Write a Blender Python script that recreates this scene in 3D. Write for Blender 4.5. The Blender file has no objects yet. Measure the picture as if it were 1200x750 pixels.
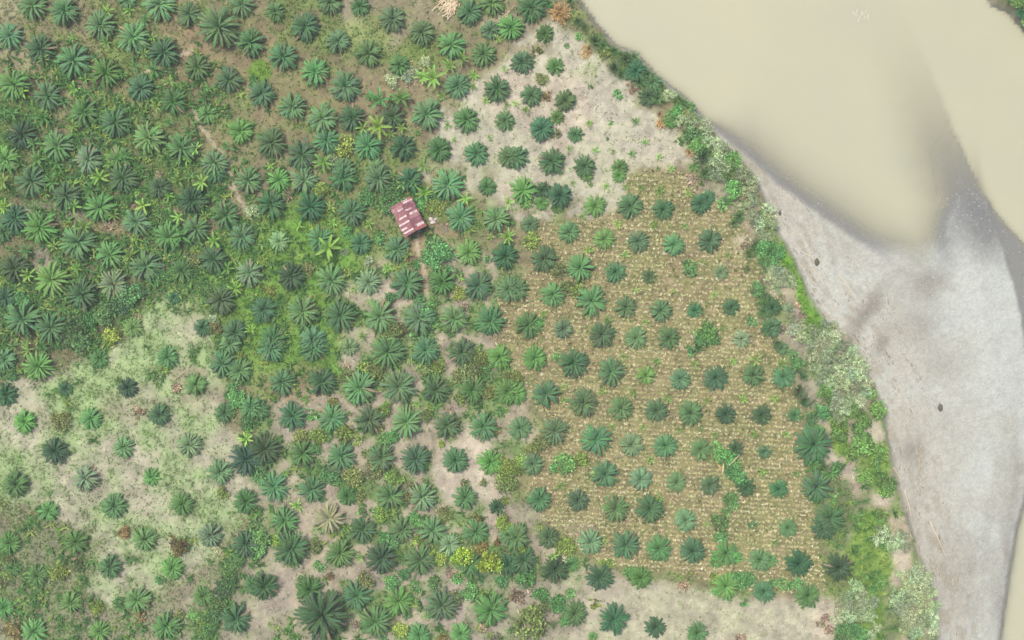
import bpy, math, random
import numpy as np
R = math.radians
sc = bpy.context.scene
# ------------------------------------------------------------------ camera, sky, sun
CAM_H = 235.0
M_PER_PX = 0.2                       # ground metres per photograph pixel (photograph 1200 x 750)
cam = bpy.data.cameras.new('camera'); camo = bpy.data.objects.new('camera', cam)
sc.collection.objects.link(camo); camo.location = (0, 0, CAM_H); camo.rotation_euler = (0, 0, 0)
cam.sensor_width = 36; cam.lens = 36 * CAM_H / 240.0
cam.clip_start = 1; cam.clip_end = 8000
sc.camera = camo
sc.view_settings.view_transform = 'Standard'; sc.view_settings.look = 'None'
sc.view_settings.exposure = 1.10; sc.view_settings.gamma = 1
SUN_EL, SUN_AZ = R(62), R(-48)        # azimuth from +Y (top of picture) towards +X; sun upper left
w = bpy.data.worlds.new('World'); sc.world = w; w.use_nodes = True
nt = w.node_tree; bg = nt.nodes['Background']
sky = nt.nodes.new('ShaderNodeTexSky'); sky.sky_type = 'NISHITA'; sky.sun_disc = False
sky.sun_elevation = SUN_EL; sky.sun_rotation = SUN_AZ; sky.dust_density = 6; sky.air_density = 0.6; sky.ozone_density = 0.3
sky.altitude = 300
nt.links.new(sky.outputs[0], bg.inputs[0]); bg.inputs[1].default_value = 0.11
sl = bpy.data.lights.new('sun', 'SUN'); sl.energy = 1.5; sl.angle = R(13); sl.color = (1, 1, .9)
so = bpy.data.objects.new('sun', sl); sc.collection.objects.link(so)
so.rotation_euler = (R(90) - SUN_EL, 0, -SUN_AZ + math.pi)
so.location = (0, 0, 300)
try:
    sc.cycles.max_bounces = 5; sc.cycles.transparent_max_bounces = 8
except Exception: pass
rng = np.random.default_rng(7); random.seed(7)

def PX(px, py, z=0.0):
    k = (CAM_H - z) / CAM_H
    return ((px - 600) * M_PER_PX * k, (375 - py) * M_PER_PX * k)
def lin(c): 
    c = np.asarray(c, float) / 255.0
    return np.where(c <= .04045, c / 12.92, ((c + .055) / 1.055) ** 2.4)
def alb(c, k=0.6): return lin(c) * k
# ------------------------------------------------------------------ noise and fields
TAB = rng.random((256, 256))
def vnoise(x, y):
    xi = np.floor(x).astype(int); yi = np.floor(y).astype(int)
    fx = x - xi; fy = y - yi; fx = fx*fx*(3-2*fx); fy = fy*fy*(3-2*fy)
    a = TAB[xi & 255, yi & 255]; b = TAB[(xi+1) & 255, yi & 255]
    c = TAB[xi & 255, (yi+1) & 255]; d = TAB[(xi+1) & 255, (yi+1) & 255]
    return (a*(1-fx)+b*fx)*(1-fy) + (c*(1-fx)+d*fx)*fy
def fbm(x, y, s, o=4, seed=0):
    v = 0; amp = 1; t = 0
    x = x / s + seed * 17.3; y = y / s + seed * 9.1
    for i in range(o):
        v = v + amp * vnoise(x, y); t += amp; amp *= .55
        x, y = x * 1.93 * .8 - y * 1.93 * .6 + 5.2, x * 1.93 * .6 + y * 1.93 * .8 + 1.3
    return v / t
def sstep(a, b, x):
    t = np.clip((x - a) / (b - a), 0, 1); return t * t * (3 - 2 * t)
def sdist(poly, X, Y):
    """signed distance (metres) to a polygon in photo pixels, positive inside"""
    P = np.array([PX(*p) for p in poly]); d = np.full(X.shape, 1e18); ins = np.zeros(X.shape, bool)
    for i in range(len(P)):
        ax, ay = P[i-1]; bx, by = P[i]; dx, dy = bx-ax, by-ay
        t = np.clip(((X-ax)*dx + (Y-ay)*dy) / (dx*dx+dy*dy+1e-12), 0, 1)
        d = np.minimum(d, (X-ax-t*dx)**2 + (Y-ay-t*dy)**2)
        c = ((ay > Y) != (by > Y)) & (X < (bx-ax)*(Y-ay)/((by-ay) if by != ay else 1e-12) + ax)
        ins ^= c
    return np.where(ins, 1, -1) * np.sqrt(d)
VEG = [(-9000,-9000),(640,-9000),(640,-200),(665,-40),(680,0),(700,30),(722,55),(745,66),(768,92),(800,116),(828,148),(862,182),(883,205),(900,240),(915,275),(932,310),(950,350),(972,380),(995,397),(1012,425),(1030,465),(1038,500),(1045,540),(1052,570),(1062,600),(1072,640),(1080,662),(1095,700),(1100,750),(1110,900),(1100,9000),(-9000,9000)]
LAND = [(-9000,-9000),(640,-9000),(640,-200),(665,-40),(680,0),(700,30),(722,52),(745,60),(768,86),(800,110),(828,140),(850,153),(885,182),(915,208),(950,235),(990,262),(1025,285),(1058,303),(1078,316),(1094,318),(1106,302),(1110,274),(1115,250),(1126,228),(1146,222),(1163,238),(1172,262),(1182,290),(1192,322),(1204,370),(1212,430),(1218,480),(1214,560),(1196,625),(1187,680),(1178,750),(1165,850),(1100,1200),(1100,9000),(-9000,9000)]
FAR = [(1160,-9000),(1155,-40),(1170,0),(1188,8),(1204,24),(1245,60),(1290,160),(1320,300),(1340,450),(1330,600),(1300,800),(1250,1200),(1250,9000),(9000,9000),(9000,-9000)]
MAIZE = [(735,205),(770,196),(805,205),(850,245),(880,275),(898,350),(912,405),(940,470),(945,530),(952,600),(965,690),(925,694),(870,690),(800,672),(740,664),(690,652),(640,612),(618,580),(632,540),(640,490),(610,440),(578,400),(585,350),(622,318),(628,262),(700,256),(735,240)]
SAND = [(640,30),(700,60),(745,100),(780,150),(815,190),(745,200),(735,240),(700,256),(610,258),(560,225),(500,210),(505,130),(560,100),(600,60)]
MEADOW = [(0,480),(20,440),(90,420),(140,395),(180,350),(215,335),(240,370),(262,430),(270,500),(300,560),(290,600),(250,650),(190,690),(140,720),(100,700),(110,640),(60,600),(-20,600),(-20,500)]
CLEAR = [(245,300),(290,255),(330,240),(360,225),(400,250),(430,270),(425,320),(400,350),(420,400),(400,450),(350,440),(300,440),(265,425),(255,380),(235,340)]
GROVE = [(400,330),(480,270),(560,300),(625,330),(590,400),(620,470),(630,540),(600,610),(690,660),(680,750),(680,900),(330,900),(300,750),(290,600),(300,520),(290,470),(400,450)]
WEEDY = [(-2000,600),(60,610),(110,640),(100,700),(140,720),(250,655),(300,600),(350,750),(350,2000),(-2000,2000)]
STRIP = [(690,668),(740,676),(800,685),(870,700),(960,702),(985,700),(975,750),(975,900),(660,900),(665,750),(680,700)]
LWN = [(915,275),(932,312),(950,350),(972,382),(975,395),(950,395),(938,360),(926,330),(912,300)]
LWN2 = [(1010,600),(1035,598),(1042,640),(1046,665),(1035,700),(1035,750),(1040,790),(1000,790),(1010,720),(985,660),(1000,625)]
WL = -2.2
# loose patches: px, py, rx, ry, kind, strength
PATCH = [(600,110,40,30,'s',.8),(655,130,40,50,'s',.9),(620,225,40,16,'s',.9),(1035,575,14,20,'s',1),(975,535,10,12,'s',1),(1003,628,12,18,'s',1),(1050,655,16,30,'s',1),
 (1022,508,14,16,'s',.9),(1005,555,22,9,'s',.8),(540,555,32,42,'s',1),(560,530,20,50,'s',.85),(580,570,20,30,'s',.7),(530,700,24,30,'d',.5),(330,690,22,34,'d',.7),(300,720,22,20,'s',.5),(430,680,18,14,'d',.8),
 (490,305,18,50,'b',.9),(515,270,30,10,'b',.8),(430,340,46,14,'s',.6),(410,410,14,40,'d',.7),(350,450,34,24,'b',.6),(340,500,20,30,'d',.6),(385,535,30,20,'d',.6),(420,20,20,40,'p',.8),(450,45,30,12,'p',.6),(470,18,60,24,'p',.4),
 (215,45,30,60,'b',.7),(170,235,40,25,'b',.7),(130,270,30,20,'b',.7),(55,250,60,12,'d',.7),(50,305,10,24,'d',.8),(70,355,30,20,'b',.6),(195,10,20,14,'b',.5),(140,110,40,14,'b',.5),(100,215,30,10,'b',.5),
 (10,10,20,14,'p',.6),(20,65,30,20,'p',.5),(250,170,30,18,'b',.5),(265,60,60,40,'b',.6),(330,100,40,60,'b',.5),(400,110,40,30,'b',.4),(470,95,40,30,'b',.4),(305,85,14,14,'g',.9),(430,40,30,25,'g',.4),(500,60,34,20,'g',.4),
 (225,350,24,20,'m',.9),(215,380,26,30,'s',.35),(60,640,60,30,'w',.3),(40,690,40,30,'w',.25),(620,565,30,12,'b',.5),(605,605,34,14,'d',.7),(680,620,22,10,'d',.6),(690,690,40,30,'s',.6),
 (560,690,90,30,'d',.45),(640,720,40,40,'d',.7),(550,735,60,20,'d',.6),(1000,320,14,8,'s',0),(870,285,14,12,'s',.8),(935,390,12,40,'d',.7),(950,460,12,18,'d',.8),(960,510,10,22,'d',.8),(1000,600,24,24,'w',.5),
 (780,175,30,20,'s',.3),(840,225,26,14,'d',.6),(700,20,16,12,'d',.3),(990,620,12,30,'w',.6),(940,690,16,10,'d',.3),(965,725,20,30,'s',.7),(985,510,10,26,'g',.9),(1015,535,14,24,'g',.7),(1030,550,12,30,'g',.8),
 (960,385,20,16,'g',.8),(890,200,20,14,'g',.8),(985,470,60,30,'w',.2),(565,20,20,20,'b',.3),(590,30,30,12,'s',.5),(240,470,30,16,'p',.5),(220,440,26,12,'p',.7),(150,475,40,20,'p',.4)]
PATH = [[(228,125),(236,150),(252,170),(268,190),(272,215),(280,235),(296,255)],[(346,760),(347,720),(345,690),(352,672),(372,655),(386,640),(394,630)],[(488,278),(492,300),(500,330),(500,360)],[(245,205),(262,214),(272,220)],[(165,88),(200,70),(225,60)]]
def py_tip(a, b): return a > 1105 and b < 300
def field(X, Y):
    """ground height and colour for world x, y (metres)"""
    wx = (fbm(X, Y, 9, 4, 1) - .5) * 7; wy = (fbm(X, Y, 9, 4, 2) - .5) * 7
    wx2 = (fbm(X, Y, 3, 3, 3) - .5) * 2.2; wy2 = (fbm(X, Y, 3, 3, 4) - .5) * 2.2
    Xw, Yw = X + wx + wx2, Y + wy + wy2; Xs, Ys = X + wx2 * .7, Y + wy2 * .7
    px = X / M_PER_PX + 600; py = 375 - Y / M_PER_PX
    dV = sdist(VEG, Xs, Ys); dL = sdist(LAND, X + wx2*.25, Y + wy2*.25); dF = sdist(FAR, Xs, Ys)
    n1 = fbm(X, Y, 14, 5, 5); n2 = fbm(X, Y, 2.6, 4, 6); n3 = fbm(X, Y, 30, 3, 7); n4 = fbm(X, Y, .9, 2, 8)
    # heights
    cove = np.exp(-(((px - 1085) / 50) ** 2 + ((py - 305) / 28) ** 2)); slope = .11 - .075 * cove + .5 * sstep(1150, 1172, px) + .5 * sstep(890, 790, px)
    zb = WL + np.where(dL > 0, np.minimum(dL * np.minimum(slope, .12), 1.1 + .0 * dL), np.maximum(dL * slope, -2.5))
    xc = 1142 - (235 - py) * .42; u = px - xc + (n2 - .5) * 10
    sh =   .05 + .19 * (np.clip(232 - py, 0, 999) / 62) ** 1.5 + np.where(u < 0, .42 * (u / 46) ** 2, np.clip(u - 14 - np.clip(py - 230, 0, 99) * .45, 0, 99) / 9)
    zb = np.where(dL < 0, np.maximum(zb, WL - sh), zb)
    zb = zb + (n2 - .5) * .10 * sstep(-4, 2, dL)
    zl = (n1 - .5) * 1.2 + (n2 - .5) * .22 + .15
    v = np.maximum(sstep(-1.2, 1.2, dV), sstep(-3.0, 1.5, dF))
    z = zb * (1 - v) + zl * v
    def mask(poly, soft=2.0): return sstep(-soft, soft, sdist(poly, Xw, Yw))
    def maskc(poly, soft=.8): return sstep(-soft, soft, sdist(poly, Xs, Ys))
    C = lambda r, g, b: np.array([r, g, b], float)
    grn = sstep(.38, .66, n1 * .55 + n2 * .45)            # how grassy
    grn2 = sstep(.40, .64, fbm(X, Y, 5, 4, 9))
    col = np.empty(X.shape + (3,)); col[:] = C(0, 0, 0)
    def mixc(c, m):
        nonlocal col
        col = col * (1 - m[..., None]) + c * m[..., None]
    def blend(a, b, t): return a * (1 - t[..., None]) + b * t[..., None]
    col[:] = blend(C(150, 140, 110), C(124, 138, 84), grn)
    left = sstep(330, 120, px) * sstep(90, 200, py)
    mixc(blend(C(126, 120, 92), C(92, 120, 66), grn), left * .8)
    g = .5 * grn
    mixc(blend(C(176, 164, 144), C(116, 144, 84), grn2 * .85), mask(GROVE, 3)); 
    mixc(blend(C(164, 156, 136), C(132, 144, 102), grn), mask(WEEDY, 6))
    mixc(blend(C(208, 199, 182), C(160, 162, 130), grn * .35 + .1), mask(SAND, 2.2) * (1 - .75 * sstep(.50, .62, fbm(X, Y, 6, 4, 15)) * sstep(11, 0, sdist(SAND, Xw, Yw)) * (px < 700)))
    mixc(blend(C(184, 177, 156), C(158, 178, 126), sstep(.34, .66, n1*.6+fbm(X, Y, 4, 4, 11)*.4)), mask(MEADOW, 2))
    mixc(blend(C(112, 156, 66), C(134, 162, 84), grn2 * .6), mask(CLEAR, 3) * .93)
    mixc(blend(C(196, 188, 166), C(178, 176, 146), grn * .6), maskc(STRIP, 1.5))
    mz = maskc(MAIZE, 1.2)
    mixc(blend(C(158, 144, 110), C(146, 146, 98), grn2 * .6), mz)
    bankd = sdist(VEG, Xs, Ys)
    bk = sstep(22, 10, bankd) * (bankd > 0) * sstep(170, 300, py) * (1 - mz)
    mixc(blend(C(184, 168, 150), C(122, 146, 88), grn2 * .8), bk * .85)
    kinds = {'s': C(202, 188, 170), 'b': C(160, 140, 112), 'd': C(176, 162, 150), 'g': C(116, 156, 62), 'm': C(140, 164, 100), 'w': C(112, 128, 84), 'p': C(172, 160, 138)}
    for (a, b, rx, ry, k, s) in PATCH:
        q = ((Xs / M_PER_PX + 600 - a) / rx) ** 2 + ((375 - Ys / M_PER_PX - b) / ry) ** 2
        sel = q < 4
        if not sel.any(): continue
        m = np.where(sel, s * sstep(1.5, .45, q + (n2 - .5) * 1.2), 0)
        mixc(kinds[k], m)
    mixc(C(118, 166, 62), maskc(LWN, .6) * .95); mixc(blend(C(120, 164, 64), C(140, 152, 84), grn * .5), maskc(LWN2, 1.2) * .95)
    for p in PATH:
        d = np.full(X.shape, 1e9)
        for a, b in zip(p[:-1], p[1:]):
            ax, ay = PX(*a); bx, by = PX(*b); dx, dy = bx-ax, by-ay
            t = np.clip(((X-ax)*dx+(Y-ay)*dy)/(dx*dx+dy*dy), 0, 1)
            d = np.minimum(d, np.hypot(X+wx2*.4-ax-t*dx, Y+wy2*.4-ay-t*dy))
        mixc(C(196, 180, 156), sstep(.75, .2, d) * .85)
    # far bank
    mixc(blend(C(120, 112, 84), C(110, 150, 70), grn), sstep(0, 1.5, dF))
    # fine unevenness of colour
    col = col * (1 + (n2[..., None] - .5) * .35 + (n4[..., None] - .5) * .22)
    # gravel bar
    st = fbm(dV * 1.0, py * .055, 1.0, 4, 12)                      # flow lines parallel to the bank
    gr = np.empty_like(col); gr[:] = C(202, 204, 199)
    gm = fbm(X, Y, 18, 4, 13)
    gr = blend(gr, C(188, 184, 175), sstep(.5, .68, gm) * .6)
    near = sstep(-20, -3, dV)
    gr = blend(gr, C(178, 168, 152), np.clip(near * sstep(.47, .66, st) * .8, 0, 1))
    gr = blend(gr, C(196, 184, 168), near * sstep(.55, .40, st) * .5)
    for (a, b, rx, ry, th, s) in [(1018,365,9,38,-.62,.75),(1036,402,9,18,-.4,.55),(1092,332,26,18,0,.6),(1068,530,16,14,.3,.55),(1085,372,30,34,.2,.30),(1106,425,20,14,0,.2),(1188,655,9,60,.05,.6),(1178,720,10,50,.1,.5),(1196,560,8,60,0,.4),(1144,240,40,52,.2,1.0),(1162,268,26,34,.2,.8),(1112,285,12,26,.0,.6),(1060,640,10,80,-.2,.3),(1125,690,40,80,0,.25)]:
        ca, sa = math.cos(th), math.sin(th); u = (px - a + (n2-.5)*14) ; vv = (py - b + (n1-.5)*14)
        q = ((u*ca - vv*sa) / rx) ** 2 + ((u*sa + vv*ca) / ry) ** 2
        gr = blend(gr, C(134, 134, 135) if py_tip(a, b) else C(140, 134, 126), s * np.exp(-q * 1.1))
    n5 = fbm(X, Y, .55, 2, 14)
    gr = gr * (1 + (n5[..., None] - .5) * .14 + (n2[..., None] - .5) * .08)
    wet = sstep(.20, .02, z - WL)
    wet = np.where(px < 1105, wet, sstep(.12, .0, z - WL))
    gr = blend(gr, C(138, 137, 136), wet * .9 * (1 - np.clip(1.3 * cove, 0, .95)))
    col = blend(gr, col, v) * np.array([.985, 1.0, .985])
    gg = np.clip((col[..., 1] - col[..., 0]) / 25 + .3, 0, 1)
    return dict(z=z, col=np.clip(col, 0, 255), green=gg, veg=v, dV=dV, dL=dL, dF=dF, maize=mz, px=px, py=py)
# ------------------------------------------------------------------ mesh helpers
def mesh_np(name, V, F, mat, col=None, smooth=False):
    """V (n,3); F (m,3) or (m,4); col (n,3) linear"""
    me = bpy.data.meshes.new(name); V = np.asarray(V, np.float32); F = np.asarray(F, np.int32); k = F.shape[1]
    me.vertices.add(len(V)); me.vertices.foreach_set('co', V.ravel())
    me.loops.add(F.size); me.loops.foreach_set('vertex_index', F.ravel())
    me.polygons.add(len(F)); me.polygons.foreach_set('loop_start', np.arange(0, F.size, k, dtype=np.int32))
    if smooth: me.polygons.foreach_set('use_smooth', np.ones(len(F), bool))
    if col is not None:
        a = me.attributes.new('Col', 'FLOAT_COLOR', 'POINT')
        c = np.ones((len(V), 4), np.float32); c[:, :3] = col; a.data.foreach_set('color', c.ravel())
    me.update(calc_edges=True); me.materials.append(mat); return me
def link(name, me, parent=None, loc=None):
    o = bpy.data.objects.new(name, me); sc.collection.objects.link(o)
    if parent: o.parent = parent
    if loc is not None: o.location = loc
    return o
def stuff(name, me, label, cat):
    o = link(name, me); o['kind'] = 'stuff'; o['label'] = label; o['category'] = cat; return o
class MB:
    def __init__(s): s.v = []; s.f = []
    def quad(s, a, b, c, d):
        n = len(s.v); s.v += [a, b, c, d]; s.f.append((n, n+1, n+2, n+3))
    def tri(s, a, b, c):
        n = len(s.v); s.v += [a, b, c]; s.f.append((n, n+1, n+2))
    def box(s, cx, cy, cz, sx, sy, sz, ax=None, ay=None, az=None):
        ax = np.array(ax if ax is not None else (1, 0, 0), float); ay = np.array(ay if ay is not None else (0, 1, 0), float); az = np.array(az if az is not None else (0, 0, 1), float)
        c = np.array([cx, cy, cz], float); n = len(s.v)
        for k in (-1, 1):
            for j in (-1, 1):
                for i in (-1, 1): s.v.append(tuple(c + ax*sx*i/2 + ay*sy*j/2 + az*sz*k/2))
        for q in ((0,2,3,1),(4,5,7,6),(0,1,5,4),(2,6,7,3),(0,4,6,2),(1,3,7,5)): s.f.append(tuple(n+i for i in q))
    def tube(s, pts, rad, seg=6):
        n = len(s.v); pts = [np.array(p, float) for p in pts]
        for i, p in enumerate(pts):
            d = pts[min(i+1, len(pts)-1)] - pts[max(i-1, 0)]; d /= np.linalg.norm(d) + 1e-9
            u = np.cross(d, (0.3, .9, .1)); u /= np.linalg.norm(u) + 1e-9; w_ = np.cross(d, u)
            for k in range(seg):
                a = 2*math.pi*k/seg; s.v.append(tuple(p + rad[i]*(u*math.cos(a) + w_*math.sin(a))))
        for i in range(len(pts)-1):
            for k in range(seg):
                s.f.append((n+i*seg+k, n+i*seg+(k+1) % seg, n+(i+1)*seg+(k+1) % seg, n+(i+1)*seg+k))
        s.f.append(tuple(n+(len(pts)-1)*seg+k for k in range(seg))); s.f.append(tuple(n+k for k in reversed(range(seg))))
    def mesh(s, name, mat, smooth=False):
        me = bpy.data.meshes.new(name); me.from_pydata([tuple(map(float, v)) for v in s.v], [], s.f); me.materials.append(mat)
        if smooth: me.polygons.foreach_set('use_smooth', np.ones(len(me.polygons), bool))
        me.update(); return me
# ------------------------------------------------------------------ materials
def newmat(name, rough=.8, spec=.3):
    m = bpy.data.materials.new(name); m.use_nodes = True; n = m.node_tree.nodes; b = n['Principled BSDF']
    b.inputs['Roughness'].default_value = rough; b.inputs['Specular IOR Level'].default_value = spec
    return m, m.node_tree, b
def noise(t, scale, detail=3, rough=.6, coord='Object'):
    tc = t.nodes.new('ShaderNodeTexCoord'); n = t.nodes.new('ShaderNodeTexNoise')
    n.inputs['Scale'].default_value = scale; n.inputs['Detail'].default_value = detail; n.inputs['Roughness'].default_value = rough
    t.links.new(tc.outputs[coord], n.inputs['Vector']); return n
def ramp(t, fac, stops):
    r = t.nodes.new('ShaderNodeValToRGB'); e = r.color_ramp.elements
    while len(e) < len(stops): e.new(.5)
    for i, (p, c) in enumerate(stops): e[i].position = p; e[i].color = (c, c, c, 1) if isinstance(c, (int, float)) else tuple(c) + (1,)
    t.links.new(fac, r.inputs[0]); return r
def mult(t, a, b, mode='MULTIPLY', fac=1.0):
    m = t.nodes.new('ShaderNodeMix'); m.data_type = 'RGBA'; m.blend_type = mode; m.inputs[0].default_value = fac
    for s_, x in ((m.inputs[6], a), (m.inputs[7], b)):
        if hasattr(x, 'links') or hasattr(x, 'is_output'): t.links.new(x, s_)
        else: s_.default_value = tuple(x) + (1,)
    return m.outputs[2]
def bump(t, b, h, dist, strength=1.0):
    n = t.nodes.new('ShaderNodeBump'); n.inputs['Distance'].default_value = dist; n.inputs['Strength'].default_value = strength
    t.links.new(h, n.inputs['Height']); t.links.new(n.outputs[0], b.inputs['Normal'])
# ground
m_ground, t, b = newmat('ground_soil', .95, .1)
at = t.nodes.new('ShaderNodeAttribute'); at.attribute_name = 'Col'
n1 = noise(t, 2.2, 6, .75); r1 = ramp(t, n1.outputs[0], [(.28, .82), (.5, 1.0), (.72, 1.16)])
n2 = noise(t, 7, 3, .7); r2 = ramp(t, n2.outputs[0], [(.3, .85), (.7, 1.13)])
c = mult(t, mult(t, at.outputs['Color'], r1.outputs[0]), r2.outputs[0])
t.links.new(c, b.inputs['Base Color']); bump(t, b, n1.outputs[0], .12)
# foliage by object colour
def leafmat(name, rough=.5, spec=.35, trans=.25, attr=False, var=.2, leafvar=False):
    m, t, b = newmat(name, rough, spec)
    if attr:
        a = t.nodes.new('ShaderNodeAttribute'); a.attribute_name = 'Col'; base = a.outputs['Color']
    else:
        a = t.nodes.new('ShaderNodeObjectInfo'); base = a.outputs['Color']
        n = noise(t, 1.3, 2, .6, 'Object'); r = ramp(t, n.outputs[0], [(.3, 1 - var), (.7, 1 + var)]); base = mult(t, base, r.outputs[0])
        if leafvar:
            a2 = t.nodes.new('ShaderNodeAttribute'); a2.attribute_name = 'Col'; base = mult(t, base, a2.outputs['Color'])
    t.links.new(base, b.inputs['Base Color'])
    tr = t.nodes.new('ShaderNodeBsdfTranslucent'); t.links.new(base, tr.inputs[0])
    mx = t.nodes.new('ShaderNodeMixShader'); mx.inputs[0].default_value = trans
    out = t.nodes['Material Output']; t.links.new(b.outputs[0], mx.inputs[1]); t.links.new(tr.outputs[0], mx.inputs[2]); t.links.new(mx.outputs[0], out.inputs[0])
    return m
m_frond = leafmat('palm_frond', .55, .25, .14); m_leaf = leafmat('broad_leaf', .45, .4, .3); m_bush = leafmat('bush_leaf', .6, .3, .25, leafvar=True)
m_stuff = leafmat('ground_cover', .8, .15, .2, attr=True)
m_stone = newmat('river_stone', .85, .2)[0]; t = m_stone.node_tree; a = t.nodes.new('ShaderNodeAttribute'); a.attribute_name = 'Col'; t.links.new(a.outputs['Color'], t.nodes['Principled BSDF'].inputs['Base Color'])
def flat(name, rgb, rough=.8, spec=.3, ns=3, amt=.3, k=.6):
    m, t, b = newmat(name, rough, spec); n = noise(t, ns, 4, .65); r = ramp(t, n.outputs[0], [(.25, 1-amt), (.75, 1+amt)])
    t.links.new(mult(t, tuple(alb(rgb, k)), r.outputs[0]), b.inputs['Base Color']); bump(t, b, n.outputs[0], .02); return m
m_bark = flat('palm_trunk_bark', (96, 84, 66), .95, .1, 4, .4); m_stem = flat('woody_stem', (120, 102, 78), .9, .1, 5, .3)
m_dead = flat('dry_straw', (226, 206, 172), .9, .1, 3, .3, .75); m_gold = flat('dry_reed', (206, 170, 112), .9, .1, 3, .35, .7); m_timber = flat('weathered_timber', (150, 136, 116), .9, .15, 4, .35)
# water
m_water, t, b = newmat('muddy_water', .22, .35)
nw = noise(t, .045, 5, .6); rw = ramp(t, nw.outputs[0], [(.3, tuple(alb((205, 202, 172), .56))), (.7, tuple(alb((198, 198, 172), .56)))])
t.links.new(rw.outputs[0], b.inputs['Base Color'])
nb = noise(t, 1.6, 3, .6); bump(t, b, nb.outputs[0], .03, .5)
a = t.nodes.new('ShaderNodeAttribute'); a.attribute_name = 'Col'
tp = t.nodes.new('ShaderNodeBsdfTransparent'); mx = t.nodes.new('ShaderNodeMixShader')
t.links.new(a.outputs['Fac'], mx.inputs[0]); t.links.new(tp.outputs[0], mx.inputs[1]); t.links.new(b.outputs[0], mx.inputs[2]); t.links.new(mx.outputs[0], t.nodes['Material Output'].inputs[0])
# ------------------------------------------------------------------ terrain and river
def axis(half, step):
    a = np.arange(-half, half + step/2, step); o = [half]; s = step
    while o[-1] < 3000: s *= 1.35; o.append(o[-1] + s)
    o = np.array(o[1:]); return np.concatenate([-o[::-1], a, o])
def grid(xs, ys):
    X, Y = np.meshgrid(xs, ys); nx, ny = len(xs), len(ys)
    i = np.arange((ny-1)*(nx-1)); r = i // (nx-1); q = i % (nx-1); a = r*nx + q
    return X, Y, np.stack([a, a+1, a+nx+1, a+nx], 1)
X, Y, F = grid(axis(132, .4), axis(88, .4))
fd = field(X, Y)
me = mesh_np('ground', np.stack([X, Y, fd['z']], -1).reshape(-1, 3), F, m_ground, alb(fd['col']).reshape(-1, 3), True)
g = link('ground', me); g['kind'] = 'structure'
HX, HY, HZ = axis(132, .4), axis(88, .4), fd['z']
def gz(x, y):
    i = np.clip(np.searchsorted(HX, x), 0, len(HX)-1); j = np.clip(np.searchsorted(HY, y), 0, len(HY)-1); return HZ[j, i]
X, Y, F = grid(axis(132, .8), axis(88, .8)); fw = field(X, Y)
dep = WL - fw['z']; op = 1 - np.exp(-np.clip(dep - .03, 0, 9) / .34); op = np.clip(op, 0, 1)
me = mesh_np('river', np.stack([X, Y, np.full_like(X, WL)], -1).reshape(-1, 3), F, m_water, np.repeat(op.reshape(-1, 1), 3, 1), True)
g = link('river', me); g['kind'] = 'structure'
# ------------------------------------------------------------------ ground cover (uncountable)
def blades(P, h, wd, lean, col, k=3, zup=0.0):
    """k narrow leaf triangles per point; P (n,3), h heights, col (n,3)"""
    n = len(P); V = []; C = []
    for j in range(k):
        a = rng.random(n) * 2 * np.pi; L = h * (.6 + .6 * rng.random(n)); s = lean * (.5 + rng.random(n))
        d = np.stack([np.cos(a), np.sin(a)], 1); q = np.stack([-np.sin(a), np.cos(a)], 1) * (wd * (.7 + .6 * rng.random(n)))[:, None]
        base = P.copy(); base[:, 2] += zup
        l = base.copy(); l[:, :2] -= q / 2; r = base.copy(); r[:, :2] += q / 2
        m1 = base.copy(); m1[:, :2] += d * (L * s * .45)[:, None] + q * .55; m1[:, 2] += L * .75
        m2 = base.copy(); m2[:, :2] += d * (L * s * .45)[:, None] - q * .55; m2[:, 2] += L * .75
        tp = base.copy(); tp[:, :2] += d * (L * s)[:, None]; tp[:, 2] += L * .62
        V.append(np.stack([l, r, m1, m2, tp], 1)); C.append(np.repeat((col * (.8 + .4 * rng.random((n, 1))))[:, None], 5, 1))
    V = np.concatenate(V).reshape(-1, 3); C = np.concatenate(C).reshape(-1, 3); m = len(V) // 5; b = (np.arange(m) * 5)[:, None]
    F = np.concatenate([b + np.array([0, 1, 2]), b + np.array([0, 2, 3]), b + np.array([3, 2, 4])])
    return V, F, C
def scatter(n, ex=126, ey=82):
    return rng.uniform(-ex, ex, n), rng.uniform(-ey, ey, n)
def sel(x, y, keep): return x[keep], y[keep]
# green weeds and grass
x, y = scatter(150000); f = field(x, y); u = rng.random(len(x))
lefty = sstep(330, 150, f['px'])
dens = f['veg'] * (f['dV'] > .3) * (.12 + .5 * f['green'] + .35 * lefty) * (1 - .6 * np.clip((f['col'].mean(1) - 145) / 15, 0, 1)) * (1 - .75 * f['maize'])
k_ = u < dens; P = np.stack([x, y, f['z']], 1)[k_]; base = f['col'][k_]; gn = f['green'][k_]; h1 = rng.random(len(P))
gcol = np.array([92, 128, 62]) + rng.normal(0, 1, (len(P), 1)) * [16, 16, 10]
gcol = np.where(h1[:, None] < .12, [150, 176, 80], gcol); gcol = np.where(h1[:, None] > .94, [190, 182, 120], gcol)
pale_ = np.clip((base.mean(1) - 125) / 40, 0, 1)[:, None]
cl = np.clip(gcol * (.62 - .46 * pale_) + base * np.array([.38, .42, .36]) * (1 + 1.15 * pale_), 20, 240)
V, F, C = blades(P, np.full(len(P), .34) * (.6 + .8 * h1), .16, 1.3, alb(cl, .62), 3)
stuff('weed_cover', mesh_np('weed_cover', V, F, m_stuff, C), 'low green weeds and grass tufts scattered over the plantation soil', 'weeds')
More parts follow.
